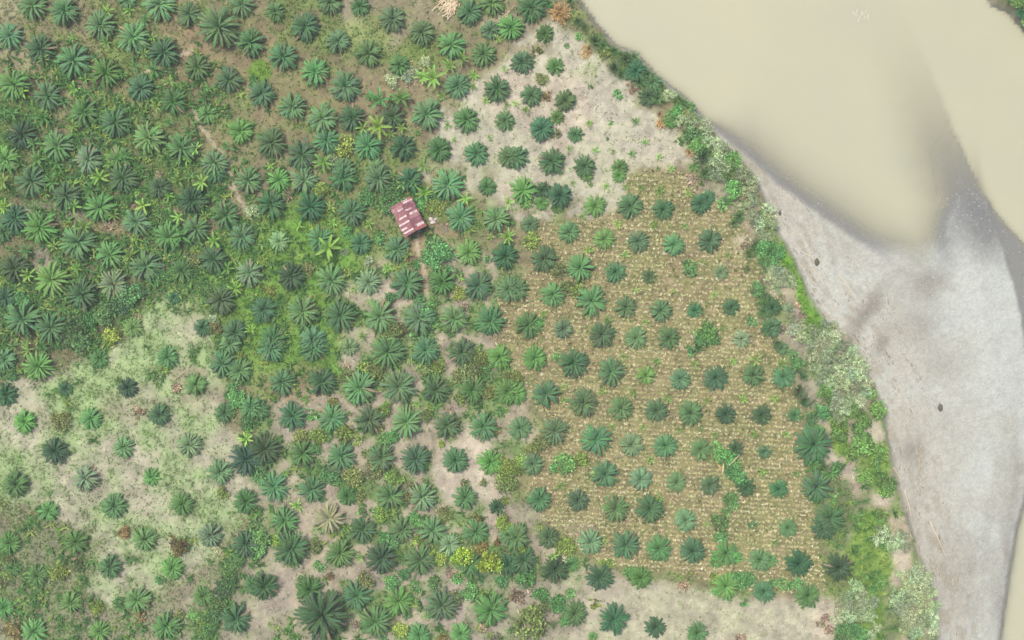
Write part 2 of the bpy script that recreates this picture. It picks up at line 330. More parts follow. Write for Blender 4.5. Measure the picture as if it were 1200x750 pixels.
# knee-high undergrowth of the groves
x, y = scatter(46000); f = field(x, y); ug = fbm(x, y, 4.5, 3, 51); lf = sstep(360, 180, f['px']) * sstep(40, 140, f['py']) * sstep(440, 330, f['py'])
mid = .35 * sstep(620, 560, f['px']) * sstep(170, 230, f['py']) + .25 * sstep(560, 640, f['py']) * (f['px'] < 690)
pk = np.clip((f['col'].mean(1) - 138) / 11, 0, 1)
k_ = (f['dV'] > .5) & (rng.random(len(x)) < (lf * 1.0 + mid * .8) * (1 - f['maize']) * (1 - pk) * sstep(.38, .54, ug)); k_ |= (f['dV'] > .5) & (f['dV'] < 20) & (f['py'] > 160) & (f['maize'] < .3) & (f['dV'] > 1.5) & (rng.random(len(x)) < .16 * (1 - pk))
P = np.stack([x, y, f['z']], 1)[k_]; h1 = rng.random((len(P), 1))
cl = np.where(h1 < .6, [80, 124, 64], np.where(h1 < .88, [106, 150, 76], [146, 172, 84])) + rng.normal(0, 9, (len(P), 1))
V, F, C = blades(P, .55 + .5 * rng.random(len(P)), .30, 1.5, alb(cl, .68), 7)
stuff('undergrowth', mesh_np('undergrowth', V, F, m_stuff, C), 'knee-high leafy undergrowth filling the gaps between palms and shrubs', 'undergrowth')
# dry litter: pale leaf fragments lying on the soil
x, y = scatter(110000); f = field(x, y); u = rng.random(len(x)); lit = fbm(x, y, 6, 3, 21)
k_ = (u < f['veg'] * (.15 + .7 * sstep(.45, .65, lit)) * (1 - .8 * f['green'])) & (f['dV'] > .5)
P = np.stack([x, y, f['z']], 1)[k_]; base = f['col'][k_]; h1 = rng.random((len(P), 1))
cl = base * (.72 + .55 * h1) + np.where(h1 > .8, 14, 0)
V, F, C = blades(P, np.full(len(P), .10), .11, 2.6, alb(np.clip(cl, 0, 245), .6), 2, .02)
stuff('leaf_litter', mesh_np('leaf_litter', V, F, m_stuff, C), 'dry leaf litter and twigs scattered over the soil', 'leaf litter')
# maize crop in rows
rows = []; th = R(-3.0); cd, sd = math.cos(th), math.sin(th)
rowd = np.arange(-75, 75, 1.06); al = np.arange(-90, 90, .36)
A, Bv = np.meshgrid(al, rowd); A = A.ravel() + rng.normal(0, .14, A.size); Bv = Bv.ravel() + rng.normal(0, .14, Bv.size) + .4 * (fbm(A, Bv.ravel(), 5, 2, 61) - .5)
x = 30 + A * cd - Bv * sd; y = -12 + A * sd + Bv * cd; f = field(x, y)
thin = fbm(x, y, 11, 3, 31) + .18 * sstep(300, 420, f['py']) - .05 * sstep(790, 700, f['py'] + 0 * x)
k_ = (f['maize'] > .4) & (rng.random(len(x)) < .62 + .36 * sstep(.36, .56, thin)); x, y = x[k_], y[k_]
P = np.stack([x, y, f['z'][k_]], 1); h1 = rng.random((len(P), 1))
cl = np.where(h1 < .58, [200, 194, 142], np.where(h1 < .76, [158, 172, 108], np.where(h1 < .88, [124, 134, 84], [218, 210, 174]))) + rng.normal(0, 18, (len(P), 1))
V, F, C = blades(P, np.full(len(P), .28), .10, 1.6, alb(cl, .70), 9, .10)
stuff('maize_crop', mesh_np('maize_crop', V, F, m_stuff, C), 'yellowing maize plants in close rows between the young oil palms', 'maize')
# stones of the bar
x, y = scatter(60000); f = field(x, y); cl_ = fbm(x, y, 5, 3, 41)
spark = np.exp(-(((f['px']-1145)/32)**2 + ((f['py']-262)/40)**2)) * 1.6 + np.exp(-(((f['px']-1088)/45)**2 + ((f['py']-372)/42)**2)) * 1.1
k_ = (f['veg'] < .2) & (f['dF'] < 0) & (f['z'] > WL - .25) & (rng.random(len(x)) < .16 + .5 * sstep(.5, .7, cl_) + spark)
x, y = x[k_], y[k_]; n = len(x); r = .06 + .13 * rng.random(n) ** 2.2; zz = f['z'][k_]
oc = np.array([[1,0,0],[0,1,0],[-1,0,0],[0,-1,0],[0,0,1]]); V = oc[None] * r[:, None, None] * (np.array([1, .75, .6]) * (.8 + .4 * rng.random((n, 1, 3))))
a = rng.random(n) * 6.28; ca, sa = np.cos(a), np.sin(a); V = np.stack([V[..., 0]*ca[:, None]-V[..., 1]*sa[:, None], V[..., 0]*sa[:, None]+V[..., 1]*ca[:, None], V[..., 2]], -1) + np.stack([x, y, zz], 1)[:, None]
F = (np.arange(n)*5)[:, None, None] + np.array([[0,1,4],[1,2,4],[2,3,4],[3,0,4]]); g_ = rng.random((n, 1)); cl = np.where(g_ < .55, [204, 199, 190], np.where(g_ < .8, [176, 168, 158], [222, 216, 206]))
stuff('river_stones', mesh_np('river_stones', V.reshape(-1, 3), F.reshape(-1, 3), m_stone, np.repeat(alb(cl, .62), 5, 0)), 'pale river stones scattered over the gravel bar', 'stones')
# strand lines: small sticks and reed bits left along the foot of the bank
x, y = scatter(90000); f = field(x, y); sl_ = fbm(f['dV'] * 1.1, f['py'] * .04, 1.0, 3, 71)
k_ = (f['veg'] < .3) & (f['dV'] > -16) & (f['py'] > 190) & (f['z'] > WL + .1) & (f['px'] < 1130) & (rng.random(len(x)) < .9 * sstep(.55, .68, sl_) * sstep(-16, -3, f['dV']))
x, y = x[k_], y[k_]; n = len(x); zz = f['z'][k_] + .03; a = np.where(f['py'][k_] < 480, -1.0, -1.35) + rng.normal(0, .25, n); L = .15 + .5 * rng.random(n) ** 2; d = np.stack([np.cos(a) * L, np.sin(a) * L, 0 * a], 1); q_ = np.stack([-np.sin(a), np.cos(a), 0 * a], 1) * .045; c = np.stack([x, y, zz], 1)
V = np.stack([c - d - q_, c + d - q_, c + q_ + d + [0, 0, .05], c - d + q_ + [0, 0, .05]], 1).reshape(-1, 3); g_ = rng.random((n, 1))
stuff('strand_litter', mesh_np('strand_litter', V, (np.arange(n) * 4)[:, None] + np.arange(4), m_stuff, np.repeat(alb(np.where(g_ < .45, [138, 124, 104], [216, 204, 182]), .62), 4, 0)), 'lines of small sticks and reed bits washed up along the bank foot', 'drift litter')
# ------------------------------------------------------------------ plant meshes
def frond_mesh(name, e0, droop, L, leaflet=.16, seed=0, N=20):
    """one palm frond along +X from the origin, rising at e0 and bending over"""
    rr = random.Random(seed); m = MB(); pts = []; p = np.zeros(3); steps = 10; side = rr.uniform(-.28, .28)
    for i in range(steps + 1):
        t = i / steps; pts.append(p.copy()); e = e0 - droop * t ** 1.25
        p = p + np.array([math.cos(e), side * t, math.sin(e)]) * L / steps
    def at(t):
        k = min(int(t * steps), steps - 1); f_ = t * steps - k; d = pts[k+1] - pts[k]; return pts[k] + d * f_, d / np.linalg.norm(d)
    for i in range(steps):
        w0, w1 = .022 * (1 - i/steps) + .006, .022 * (1 - (i+1)/steps) + .006; a, b_ = pts[i], pts[i+1]
        m.quad(a + [0, -w0, 0], b_ + [0, -w1, 0], b_ + [0, w1, 0], a + [0, w0, 0])
    for i in range(N):
        t = .12 + .86 * i / (N - 1); p, d = at(min(t, .999)); up = np.array([-d[2], 0, d[0]])
        ll = leaflet * L * (math.sin(math.pi * (t * .76 + .12)) ** .55) * rr.uniform(.85, 1.15); fw = .55 + .5 * t
        for s in (-1, 1):
            dirn = np.array([0, s, 0]) + d * fw + up * rr.uniform(.05, .32); dirn /= np.linalg.norm(dirn)
            wv = d * .024; q = p + dirn * ll * .55; tip = p + dirn * ll + np.array([0, 0, -.30 * ll])
            m.quad(p - wv * .7, q - wv + [0, 0, .0], q + wv, p + wv * .7); m.tri(q - wv, tip, q + wv)
    me = m.mesh(name, m_frond); return me
TIERS = [(82, 22, .50), (72, 45, .72), (60, 72, .94), (48, 84, 1.08), (36, 84, 1.12), (22, 72, 1.08)]
FR = [[frond_mesh('frond', R(e), R(d), L, .098, 10*i + j, 30) for j in range(3)] for i, (e, d, L) in enumerate(TIERS)]
def frond_plan(rr, n, minimum=0):
    out = []
    for k in range(n):
        t = (k + .5) / n; tier = min(5, int(t ** .62 * 6)); out.append((tier, k * 2.39996 + rr.uniform(-.34, .34), rr.uniform(.86, 1.1), rr.uniform(-.12, .12)))
    return [o for o in out if o[0] >= minimum]
def joined_crown(name, seed, n):
    rr = random.Random(seed); V = []; F3 = []; off = 0; m = bpy.data.meshes.new(name)
    for (t, a, s, tl) in frond_plan(rr, n):
        src = FR[t][rr.randint(0, 2)]; ca, sa = math.cos(a), math.sin(a)
        for v in src.vertices:
            x_, y_, z_ = v.co * s; V.append((x_*ca - y_*sa, x_*sa + y_*ca, z_ + tl * x_))
        for p_ in src.polygons: F3.append(tuple(off + i for i in p_.vertices))
        off = len(V)
    m.from_pydata(V, [], F3); m.materials.append(m_frond); return m
CROWN = [joined_crown('crown', 50 + i, 56) for i in range(6)]
def skirt(seed):
    global frond_plan
    keep = frond_plan; frond_plan = lambda rr, n: [(rr.choice([3, 4, 5]), k * 6.2832 / n + rr.uniform(-.12, .12), rr.uniform(.72, .92), rr.uniform(-.05, .12)) for k in range(n)]
    m = joined_crown('lower_fronds', seed, 26); frond_plan = keep; return m
SKIRT = [skirt(70 + i) for i in range(4)]
def trunk_mesh(name, mat, r0=.16, r1=.13, seed=0):
    m = MB(); m.tube([(0, 0, -.1), (0, 0, .35), (.01, 0, .7), (0, .01, 1)], [r0 * 1.15, r0, r1, r1 * 1.1], 9); return m.mesh(name, mat)
TRUNK = trunk_mesh('trunk', m_bark); STEM = trunk_mesh('stem', m_stem, .05, .035); PSTEM = None
def banana_leaf(seed, e0, droop, wd=.13):
    rr = random.Random(seed); m = MB(); n = 9; p = np.zeros(3); pts = []; 
    for i in range(n + 1):
        t = i / n; pts.append(p.copy()); e = e0 - droop * t ** 1.3; p = p + np.array([math.cos(e), 0, math.sin(e)]) / n
    prev = None
    for i in range(n + 1):
        t = i / n; w_ = wd * (0.12 if t < .12 else math.sin(math.pi * min(1, (t - .06) / .98)) ** .55) * rr.uniform(.82, 1.1); w_ = max(w_, .006)
        c_ = pts[i]; l = c_ + np.array([0, w_, w_ * .35]); r_ = c_ + np.array([0, -w_, w_ * .35])
        if prev is not None:
            pc, pl, pr = prev; gap = (pts[i] - pts[i-1]) * rr.uniform(0, .28)
            m.quad(pc, c_, l - gap, pl); m.quad(pr, r_ - gap, c_, pc)
        prev = (c_, l, r_)
    return m.mesh('leaf', m_leaf)
BL = [banana_leaf(i, R(e), R(d), wd * .72) for i, (e, d, wd) in enumerate([(78, 40, .10), (60, 60, .14), (48, 70, .15), (36, 66, .15), (55, 85, .14), (25, 55, .13)])]
def joined_leaves(name, seed, n):
    rr = random.Random(seed); V = []; Fc = []
    for k in range(n):
        src = BL[min(5, int(k / n * 6))]; a = k * 2.39996 + rr.uniform(-.3, .3); s = rr.uniform(.8, 1.12); ca, sa = math.cos(a), math.sin(a); off = len(V)
        for v in src.vertices: x_, y_, z_ = v.co * s; V.append((x_*ca - y_*sa, x_*sa + y_*ca, z_))
        Fc += [tuple(off + i for i in p_.vertices) for p_ in src.polygons]
    me = bpy.data.meshes.new(name); me.from_pydata(V, [], Fc); me.materials.append(m_leaf); return me
STAR = [joined_leaves('leaves', 80 + i, 7 + i % 3) for i in range(5)]
def foliage_mesh(name, seed, nclump, per, leaf, aspect, flat_, spread=.34, mat=None, rise=.5):
    r_ = np.random.default_rng(seed); V = []; lobes = 1 + .22 * np.sin(np.arange(64) / 64 * 2 * np.pi * 3 + seed) + .12 * np.sin(np.arange(64) / 64 * 2 * np.pi * 7 + 2 * seed)
    a = r_.random(nclump) * 2 * np.pi; rad = np.sqrt(r_.random(nclump)) * .86 * lobes[(a / 2 / np.pi * 64).astype(int) % 64]
    hz = flat_ * np.sqrt(np.clip(1 - (rad * .9) ** 2, .02, 1)) * (.45 + .55 * r_.random(nclump))
    cc = np.stack([np.cos(a) * rad, np.sin(a) * rad, hz], 1); n = nclump * per
    c0 = np.repeat(cc, per, 0) + r_.normal(0, 1, (n, 3)) * [spread * .45, spread * .45, spread * .28]; c0[:, 2] = np.abs(c0[:, 2])
    az = r_.random(n) * 2 * np.pi; el = r_.uniform(-.5, .9, n); L = leaf * (.6 + .8 * r_.random(n)); d = np.stack([np.cos(az)*np.cos(el), np.sin(az)*np.cos(el), np.sin(el)], 1)
    q = np.stack([-np.sin(az), np.cos(az), r_.uniform(-.5, .5, n)], 1) * (L * aspect)[:, None] / 2; d = d * L[:, None]
    V = np.stack([c0, c0 + d*.5 + q, c0 + d, c0 + d*.5 - q], 1).reshape(-1, 3); F = (np.arange(n) * 4)[:, None] + np.arange(4)
    vc = np.exp(r_.normal(0, .48, (n, 1))) * np.repeat(np.exp(r_.normal(0, .22, (nclump, 1))), per, 0) * (1 + r_.normal(0, .06, (n, 3)))
    return mesh_np(name, V, F, mat or m_bush, np.repeat(np.clip(vc, .2, 2.2), 4, 0))
SHRUB = [foliage_mesh('foliage', 100+i, 26, 22, .20, .62, .75) for i in range(6)]
SMALLSH = [foliage_mesh('foliage', 120+i, 12, 12, .34, .5, .6) for i in range(4)]
PALE = [foliage_mesh('foliage', 140+i, 34, 22, .20, .24, .85, .20) for i in range(5)]
VINE = [foliage_mesh('foliage', 160+i, 40, 22, .15, .8, .45, .26) for i in range(4)]
CANE = []
for i in range(4):
    r_ = random.Random(200 + i); m = MB()
    for k in range(85):
        a = r_.random() * 6.283; rb = r_.random() * .3; L = r_.uniform(.6, 1.15); ln = r_.uniform(.15, .95); wv = np.array([-math.sin(a), math.cos(a), 0]) * .022; d = np.array([math.cos(a), math.sin(a), 0])
        p0 = d * rb; p1 = p0 + d * ln * .35 * L + np.array([0, 0, .6 * L]); p2 = p0 + d * ln * .75 * L + np.array([0, 0, .75 * L]); p3 = p0 + d * ln * 1.05 * L + np.array([0, 0, .55 * L])
        m.quad(p0 - wv, p0 + wv, p1 + wv, p1 - wv); m.quad(p1 - wv, p1 + wv, p2 + wv, p2 - wv); m.tri(p2 - wv, p2 + wv, p3)
    CANE.append(m.mesh('leaves', m_leaf))
# ------------------------------------------------------------------ plants: x, y, radius (enlarged tile pixels, 3.75 per photo pixel) + kind
# P blue-green palm  G leaf-green palm  D dark palm  L pale palm  K dry palm   B bright banana  b dark banana  s sprout
# Y yellow-green shrub  O olive shrub  R reddish shrub  S green shrub  W pale bush  V vine mound  C cane clump  N brown dry shrub  M grass-green mound
TILES = {
(0,0): "140,20,65P 280,45,65P 40,155,60P 175,215,65P 320,265,75P 440,110,68P 585,165,72P 720,230,68P 700,20,70P 965,120,92P 1100,185,65P 865,295,60P 1005,350,60P 60,370,70G 205,420,62P 465,320,68G 620,385,58D 760,445,62G 365,490,68G 505,540,65D 910,500,45G 1055,575,55G 95,590,65D 250,640,70P 655,610,70G 800,650,70G 940,715,60P 385,700,62L 520,700,60G 25,700,60G 830,60,60P 1060,15,60P 560,0,40P "
 "475,55,35B 640,90,35b 320,165,25B 190,260,35B 470,185,35B 635,235,30B 670,165,25B 880,70,35Y 375,350,30B 525,425,22B 745,360,35B 690,465,35B 900,430,40b 280,450,35b 130,340,35b 320,555,35B 190,520,40b 400,600,35b 150,630,40b 595,290,30b 680,310,40b 830,580,35b 1000,645,35b 860,655,35B 20,520,35b 740,700,35b 570,45,25s 325,390,30s 700,600,40b 560,690,40b 450,640,40b 170,700,40b 300,80,30b 100,400,35B 60,500,35b 250,720,35b 30,600,30b 640,20,25b 740,540,28b 300,620,28b 480,720,30B 560,560,26b 640,520,30b 420,250,25b 540,330,28b 90,720,35b 820,700,30B 440,520,26b",
(300,0): "85,50,45P 215,115,65P 325,10,55P 455,25,45P 600,80,58P 730,140,58P 860,195,62P 940,50,55P 1035,10,60G 1030,130,45P 1000,235,55P 120,250,65P 360,180,52L 495,235,58P 630,285,48G 260,315,62P 390,375,68P 25,410,62P 160,470,62P 290,520,65P 420,515,60P 600,510,60D 750,500,70P 885,375,58P 1060,390,60P 925,525,55G 70,625,68P 310,620,60P 200,680,68P 490,640,65P 645,645,60D 805,655,55G 970,675,52P 1110,690,50P 1095,530,45P 385,740,50P 530,740,45P 1120,120,58G "
 "540,440,60b 640,430,52b 540,560,60B 470,560,35B 780,345,60B 730,340,40B 850,290,40B 905,260,40B 390,645,50Y 300,715,50B 1060,170,25B 735,730,30s 840,550,20s 710,580,20s 955,330,25s 955,380,20s 1090,300,25B 1100,460,20s 820,420,20s 1025,600,20B 870,615,15s 600,350,35W 660,340,32W 700,310,30W 740,270,26W 60,730,25B 640,560,30B 590,590,28B 440,590,30b 590,440,35b 500,430,35b 1010,440,20s 360,70,18s 330,720,40W 260,700,30W",
(600,0): "85,30,65D 145,145,42G 45,270,52P 190,290,40G 85,420,48P 235,440,48P 197,515,34G 130,565,55D 280,590,36D 20,690,52P 175,710,60P 320,730,50P 475,735,38G 540,530,22s 340,540,18s 525,675,20s 585,625,18s 645,690,18s 365,660,20s 250,655,18s 445,665,15s 420,608,9S 435,540,12S 290,165,18S 15,455,25B 60,485,30B 110,220,25O 130,350,30O 150,425,25R 195,590,22O 465,410,22S 405,240,24O 238,200,14S 345,380,12S 700,740,18s 640,740,14s "
 "160,10,35C 215,55,52Z 255,10,30C 290,95,26C 320,120,24C 365,180,42C 340,215,26Z 400,205,30C 450,225,30C 450,300,38C 500,260,42C 535,250,36C 545,310,50D 600,330,40C 480,330,30C 560,360,40C 620,360,42P 600,420,45P 530,385,26N 640,430,40C 660,380,24C 690,420,30W 740,440,36C 780,470,34S 720,490,30S 690,530,30S 650,500,22Z 660,540,20Z 780,540,36W 830,530,30W 740,530,30W 790,590,42S 850,560,40W 860,610,40W 820,640,44S 890,640,40W 930,650,36W 780,670,28Z 740,620,20S 840,690,50C 900,700,40W 970,705,42M 940,735,36W 1000,740,25W 800,730,30b",
(900,0): "1110,15,34M 1125,50,30D 1150,0,30M 1060,5,14S 1140,90,24S 1180,120,40M 1200,60,40D",
(0,200): "140,45,70D 290,110,65D 440,160,68G 540,35,65P 700,75,50D 845,130,65D 990,195,65P 1090,40,60P 595,225,65P 175,250,75G 340,315,75P 60,210,65D 860,255,60P 740,290,65G 1060,290,60P 480,370,62G 640,420,70P 935,390,62P 1095,450,60L 60,430,65D 225,480,75G 800,440,50G 495,500,65L 360,545,72P 970,570,65P 100,650,80P 220,690,70P 765,555,35D 585,690,45G 490,730,40Y 890,690,40D 1030,710,55P 20,560,50D 945,5,50D 10,270,45D "
 "235,50,45b 400,85,40b 440,30,45B 630,155,40B 500,195,35B 330,160,40B 375,250,45B 785,205,35B 895,150,30B 900,200,30B 800,290,50b 940,310,40B 740,110,30B 785,45,35B 890,50,40B 600,300,30B 340,430,30B 270,400,35b 570,375,40B 1000,430,35B 1035,515,40B 855,350,25B 850,385,42O 690,470,40V 560,540,60V 530,590,55V 450,625,50V 390,660,50V 330,690,62V 300,740,50V 500,560,40V 620,530,34V 120,350,40b 130,460,40B 1100,700,30B 1110,180,32W 950,690,32O 900,520,35S 155,170,40b 20,160,40B 20,50,40B 200,100,30B 200,140,26b 255,20,30b 320,60,30B 480,250,24N 50,350,30b 100,280,30b 960,440,30V 900,560,28S 940,650,26W 310,250,28Y 660,490,24B 700,420,24W 20,470,30B 30,620,35b 90,560,35V 60,700,35B 180,620,26b 240,330,30B 300,520,24b 600,640,20N 550,620,26O 610,90,18s 110,120,24b 700,20,20N 960,290,20Y 1080,240,20Y",
(300,200): "100,40,50G 210,40,60P 385,30,60P 540,35,65P 675,40,60D 840,60,70P 1015,70,40G 65,145,65D 240,160,65D 420,180,62P 900,205,65P 1055,210,60P 280,300,60P 460,320,48D 100,310,45L 620,345,60P 935,360,55G 1095,375,58D 155,460,64D 330,480,68P 495,490,55L 665,495,70P 820,490,58G 975,505,65P 1110,520,55P 30,610,55D 205,620,70P 370,635,72P 545,640,70P 715,650,70P 870,650,60P 1030,660,65P 75,740,60P 250,740,58P "
 "600,105,52V 575,80,36V 740,100,42B 755,125,35S 775,150,34Y 805,165,26Y 720,150,30S 690,50,30B 640,60,30B 320,340,62B 490,120,40S 490,90,26S 280,85,40Y 185,245,30B 255,235,26Y 20,245,30B 540,300,30S 400,270,30S 665,370,35B 580,430,25s 700,420,25S 780,430,28S 715,565,30S 740,640,52S 760,620,34S 1010,235,14Y 920,120,35B 395,450,25Y 1105,290,40B 430,520,20s 590,560,30S 495,395,25W 500,235,30B 575,160,35S 440,225,22S 780,330,48S 800,365,58S 760,380,36S 830,350,36S 780,570,25S 60,530,30Y 30,400,30Y 900,470,20B 940,260,28B 890,540,32Y 230,430,30O 600,700,46O 640,690,34O 590,740,34O 130,110,28N 840,440,24S 920,600,22N 470,730,30B 120,720,24B 390,360,20W 600,20,26B 1110,140,34B 985,180,22B 700,720,26S 1030,290,20B 575,740,26B 830,240,14N 60,190,24B 340,230,20s 200,560,16B 590,350,24B 820,30,20B 1015,390,18S",
(600,200): "50,85,60G 135,85,40D 210,110,55D 365,155,48G 520,155,55P 665,170,48D 830,145,45D 860,120,35D 80,235,40P 250,270,48P 405,300,48G 555,310,48P 710,325,48P 870,305,52P 140,385,58P 300,425,58P 455,445,48P 605,465,35P 920,445,35L 180,545,55P 350,570,68P 500,600,48P 655,615,48P 805,615,36D 965,600,40P 70,680,60P 225,695,45L 395,720,60P 545,735,50P 690,735,50P 1010,740,40L 25,520,50P "
 "465,235,20s 625,240,20s 760,245,18s 335,350,20s 500,370,20s 840,400,16s 950,370,16s 890,545,18s 545,525,16s 420,655,22s 585,665,18s 415,70,20s 500,70,18s 565,75,20s 650,90,26s 265,55,18s 310,200,20s 345,60,15s 775,100,20s 205,435,35O 85,310,40Y 140,630,20s 290,530,42O 240,510,30O 705,530,12s 855,710,52S 830,740,36S 880,740,34S 855,680,24S 775,410,28S 785,450,28S 1050,660,26S 930,690,15s 60,130,36G 130,140,34G 200,160,30G 110,670,32S 920,155,26S 330,20,30G 470,20,34G 30,90,26B "
 "850,10,40C 790,30,30N 900,20,40W 930,15,34M 970,80,40S 940,130,20S 1000,200,36C 980,230,30C 1020,160,36W 1050,130,34W 1070,200,38W 1040,90,36W 1090,230,34W 1060,50,36W 1020,20,40W 1070,330,42C 1040,370,32C 1020,330,24N 1100,340,40S 1110,390,36S 1085,285,20W 1080,520,34S 1110,560,40S 1110,620,36P 1095,480,20N 1120,690,36C 1030,430,20O 1115,290,30W",
(900,200): "10,220,34W 0,170,34W 25,240,24W 15,350,34S 45,355,30S 25,390,24S 20,330,24S 40,445,34W 10,470,34W 60,480,34W 100,490,30W 80,450,22W 40,510,30W 10,430,24W 125,595,18L2 150,630,18L2 90,600,28W 100,650,30W 150,680,24W 20,600,40D 50,560,24N 5,640,40P 20,690,46D 110,700,34W 140,730,34W 200,700,34W 250,680,30W 290,690,30W 240,725,36W 300,730,34W 60,700,24N 180,740,30W 110,495,18L2",
(0,400): "165,110,65G 20,80,50P 20,235,50D 435,75,42G 735,70,50P 285,210,35D 560,203,45D 860,190,48G 105,355,52G 270,352,46O 398,340,48G 610,310,26N 698,322,48P 770,208,26N 240,482,58D 540,465,48P 830,455,52L 68,628,58G 372,603,60L 663,597,40G 965,575,55P 975,670,32O 500,725,55P 800,715,52G 1080,705,55G 985,315,45D 975,100,60P 1050,130,55P 1035,240,40S 1030,270,30S 1100,290,50P 1085,430,40B 1080,520,70D 1010,10,50P 725,125,28Y 360,5,50S 15,720,25Y 125,40,35B 80,510,14s 1060,65,25Y 1085,360,36S 30,140,36S 60,20,30b 180,20,30b 250,0,34V 1095,400,26B 1110,20,20s 60,150,28S 1020,200,26S 110,10,26B",
(300,400): "65,35,60P 250,30,62P 410,25,40L 580,45,75P 745,40,62P 905,50,62P 1070,70,55G 112,180,58P 290,180,65D 455,205,72P 625,200,75P 790,215,62P 950,215,60G 1105,220,58G 160,330,62P 335,335,62P 495,345,65P 660,355,68P 840,370,60P 1000,375,60P 10,300,48P 35,475,74D 205,495,60G 375,505,65P 550,510,65P 700,520,65P 875,525,58P 1030,530,55G 75,640,65P 245,650,60P 400,680,45G 590,680,60P 730,685,66L 918,688,52P "
 "470,110,25Y 530,120,45O 400,155,35O 560,305,36Y 385,410,50Y 270,415,35Y 195,410,35O 800,115,35Y 735,125,35O 985,75,40O 925,145,46O 890,150,36O 960,130,34O 895,245,35O 1020,225,35O 815,450,20Y 1055,390,24R 520,560,45O 605,600,40Y 430,590,45O 320,590,40S 350,610,30S 55,235,35B 215,250,22s 245,325,28S 710,275,25B 600,420,34S 755,325,32O 1090,540,40Y 1095,620,50O 1090,590,40Y 450,680,32O 680,690,36O 180,720,28s 535,745,28S 820,745,28O 20,540,44S 20,600,40S 1070,310,20S 410,315,20B 130,580,26B 450,435,24Y 340,270,30O 640,320,20B 850,300,18N 555,430,24S 260,470,30S 500,250,24S 680,90,20B 30,90,18Y 150,95,20B 370,30,26B 180,450,26Y 480,490,22Y 400,110,22N 570,270,20B 1020,120,26S 1110,150,26O 1060,730,36D 915,630,24O 1000,620,20O 690,640,26R 540,380,20O 290,690,20S",
(600,400): "100,75,55G 270,95,65P 435,135,62P 590,150,42G 740,165,48L 895,160,55D 1060,150,50P 1070,80,36B 150,230,62P 315,270,65P 480,295,55P 635,305,52P 785,315,55P 940,320,45D 1100,325,45D 35,380,50P 190,395,60P 370,430,68P 525,455,52L 675,460,55P 830,475,48P 980,475,40D 1110,485,32P 15,230,52G 90,540,50P 410,585,58P 565,605,50L 725,620,45P 870,632,45P 1030,640,42D 120,695,52P 290,700,50P 455,735,62P 605,740,62P "
 "990,590,46S 960,560,34S 940,505,40S 900,495,30S 970,530,30S 900,460,24S 240,535,46S 300,520,38Y 490,70,20s 635,85,20s 800,100,22s 395,220,22s 530,225,18s 680,250,25s 855,260,20s 1015,255,22s 575,380,18s 735,390,20s 890,410,20s 1060,410,22s 610,520,22s 1100,575,22s 440,375,18s 970,90,20s 20,150,30Y 15,560,40Y 40,530,34Y 345,590,28O 230,200,20s 215,635,25s 230,255,18s 130,450,40O 85,470,30O 650,690,22s 830,385,15s 955,690,30S 965,720,26S 790,40,28S 820,20,26S 200,70,24S 230,560,26Y 190,550,26S 870,520,16s",
(900,400): "70,155,50P 60,100,30B 110,60,24S 130,100,30S 155,150,26S 135,220,40C 160,260,34C 120,325,35P 200,455,85D 220,400,40G 15,480,42G 48,650,42D 215,640,68P 270,580,42b 240,560,36C 300,555,34S 190,340,30S 245,310,42S 480,300,40M 400,460,52M 370,490,40M 425,430,36M 400,390,36M 430,350,28M 425,600,36M 530,620,40M 520,660,34M 480,480,30M 510,490,24M 470,530,24M 120,580,22s 30,250,20s 280,690,25S 80,410,20s 60,30,30P 40,10,30C 200,540,30S 300,600,20L2 "
 "190,20,30W 230,10,34W 280,5,36W 330,20,36W 375,40,34W 200,70,32W 250,60,38W 300,70,38W 350,80,38W 395,90,34W 210,120,34W 260,115,38W 310,130,38W 360,140,38W 410,150,36W 440,190,30W 230,165,32W 280,180,36W 330,190,38W 380,200,38W 425,220,34W 250,225,34M 300,240,34W 350,250,38W 400,260,36W 290,290,34W 330,300,34W 370,310,30M 400,320,26M 310,340,28W 280,330,26M 310,370,28M 320,420,30M 290,400,24M 440,120,24W 455,230,22M 300,20,28S 270,200,26M",
(0,550): "40,325,50G 210,185,45G 330,320,55G 635,308,55G 925,290,52L 480,430,52P 755,435,52G 160,470,48G 310,585,48G 600,575,60G 15,610,44G 50,435,40G 145,715,58G 435,715,46G 730,690,62G 890,560,45G 1080,330,60D 1035,660,65P 1110,510,44P 545,280,30R 785,335,48R 425,605,32Y 265,450,34Y 235,455,24Y 345,420,32O 295,445,24O 105,580,25s 60,710,46R 520,590,35S 850,640,30S 570,740,25s 700,480,25S 240,700,20N 30,460,34O 40,400,30O 1030,410,40V 1005,450,40V 1000,500,42V 975,540,42V 965,590,42V 945,640,38V 925,690,38V 905,730,34V 1050,380,34V 680,660,20N 620,640,26R 640,600,26O 790,640,26O 10,500,24O 120,620,14N 330,400,22N 15,480,22N 330,640,18N",
(300,550): "125,230,62P 155,345,80P 465,265,60P 320,215,72K 370,370,65G 550,390,70D 640,265,55P 775,270,62P 965,275,60P 235,530,58G 35,515,64D 290,640,112D 440,560,65P 625,580,64G 815,600,72P 1030,620,76G 525,670,70G 720,400,68P 940,420,60P 1110,290,44P 900,725,50G 715,730,50P 1110,420,50D 1040,420,40D "
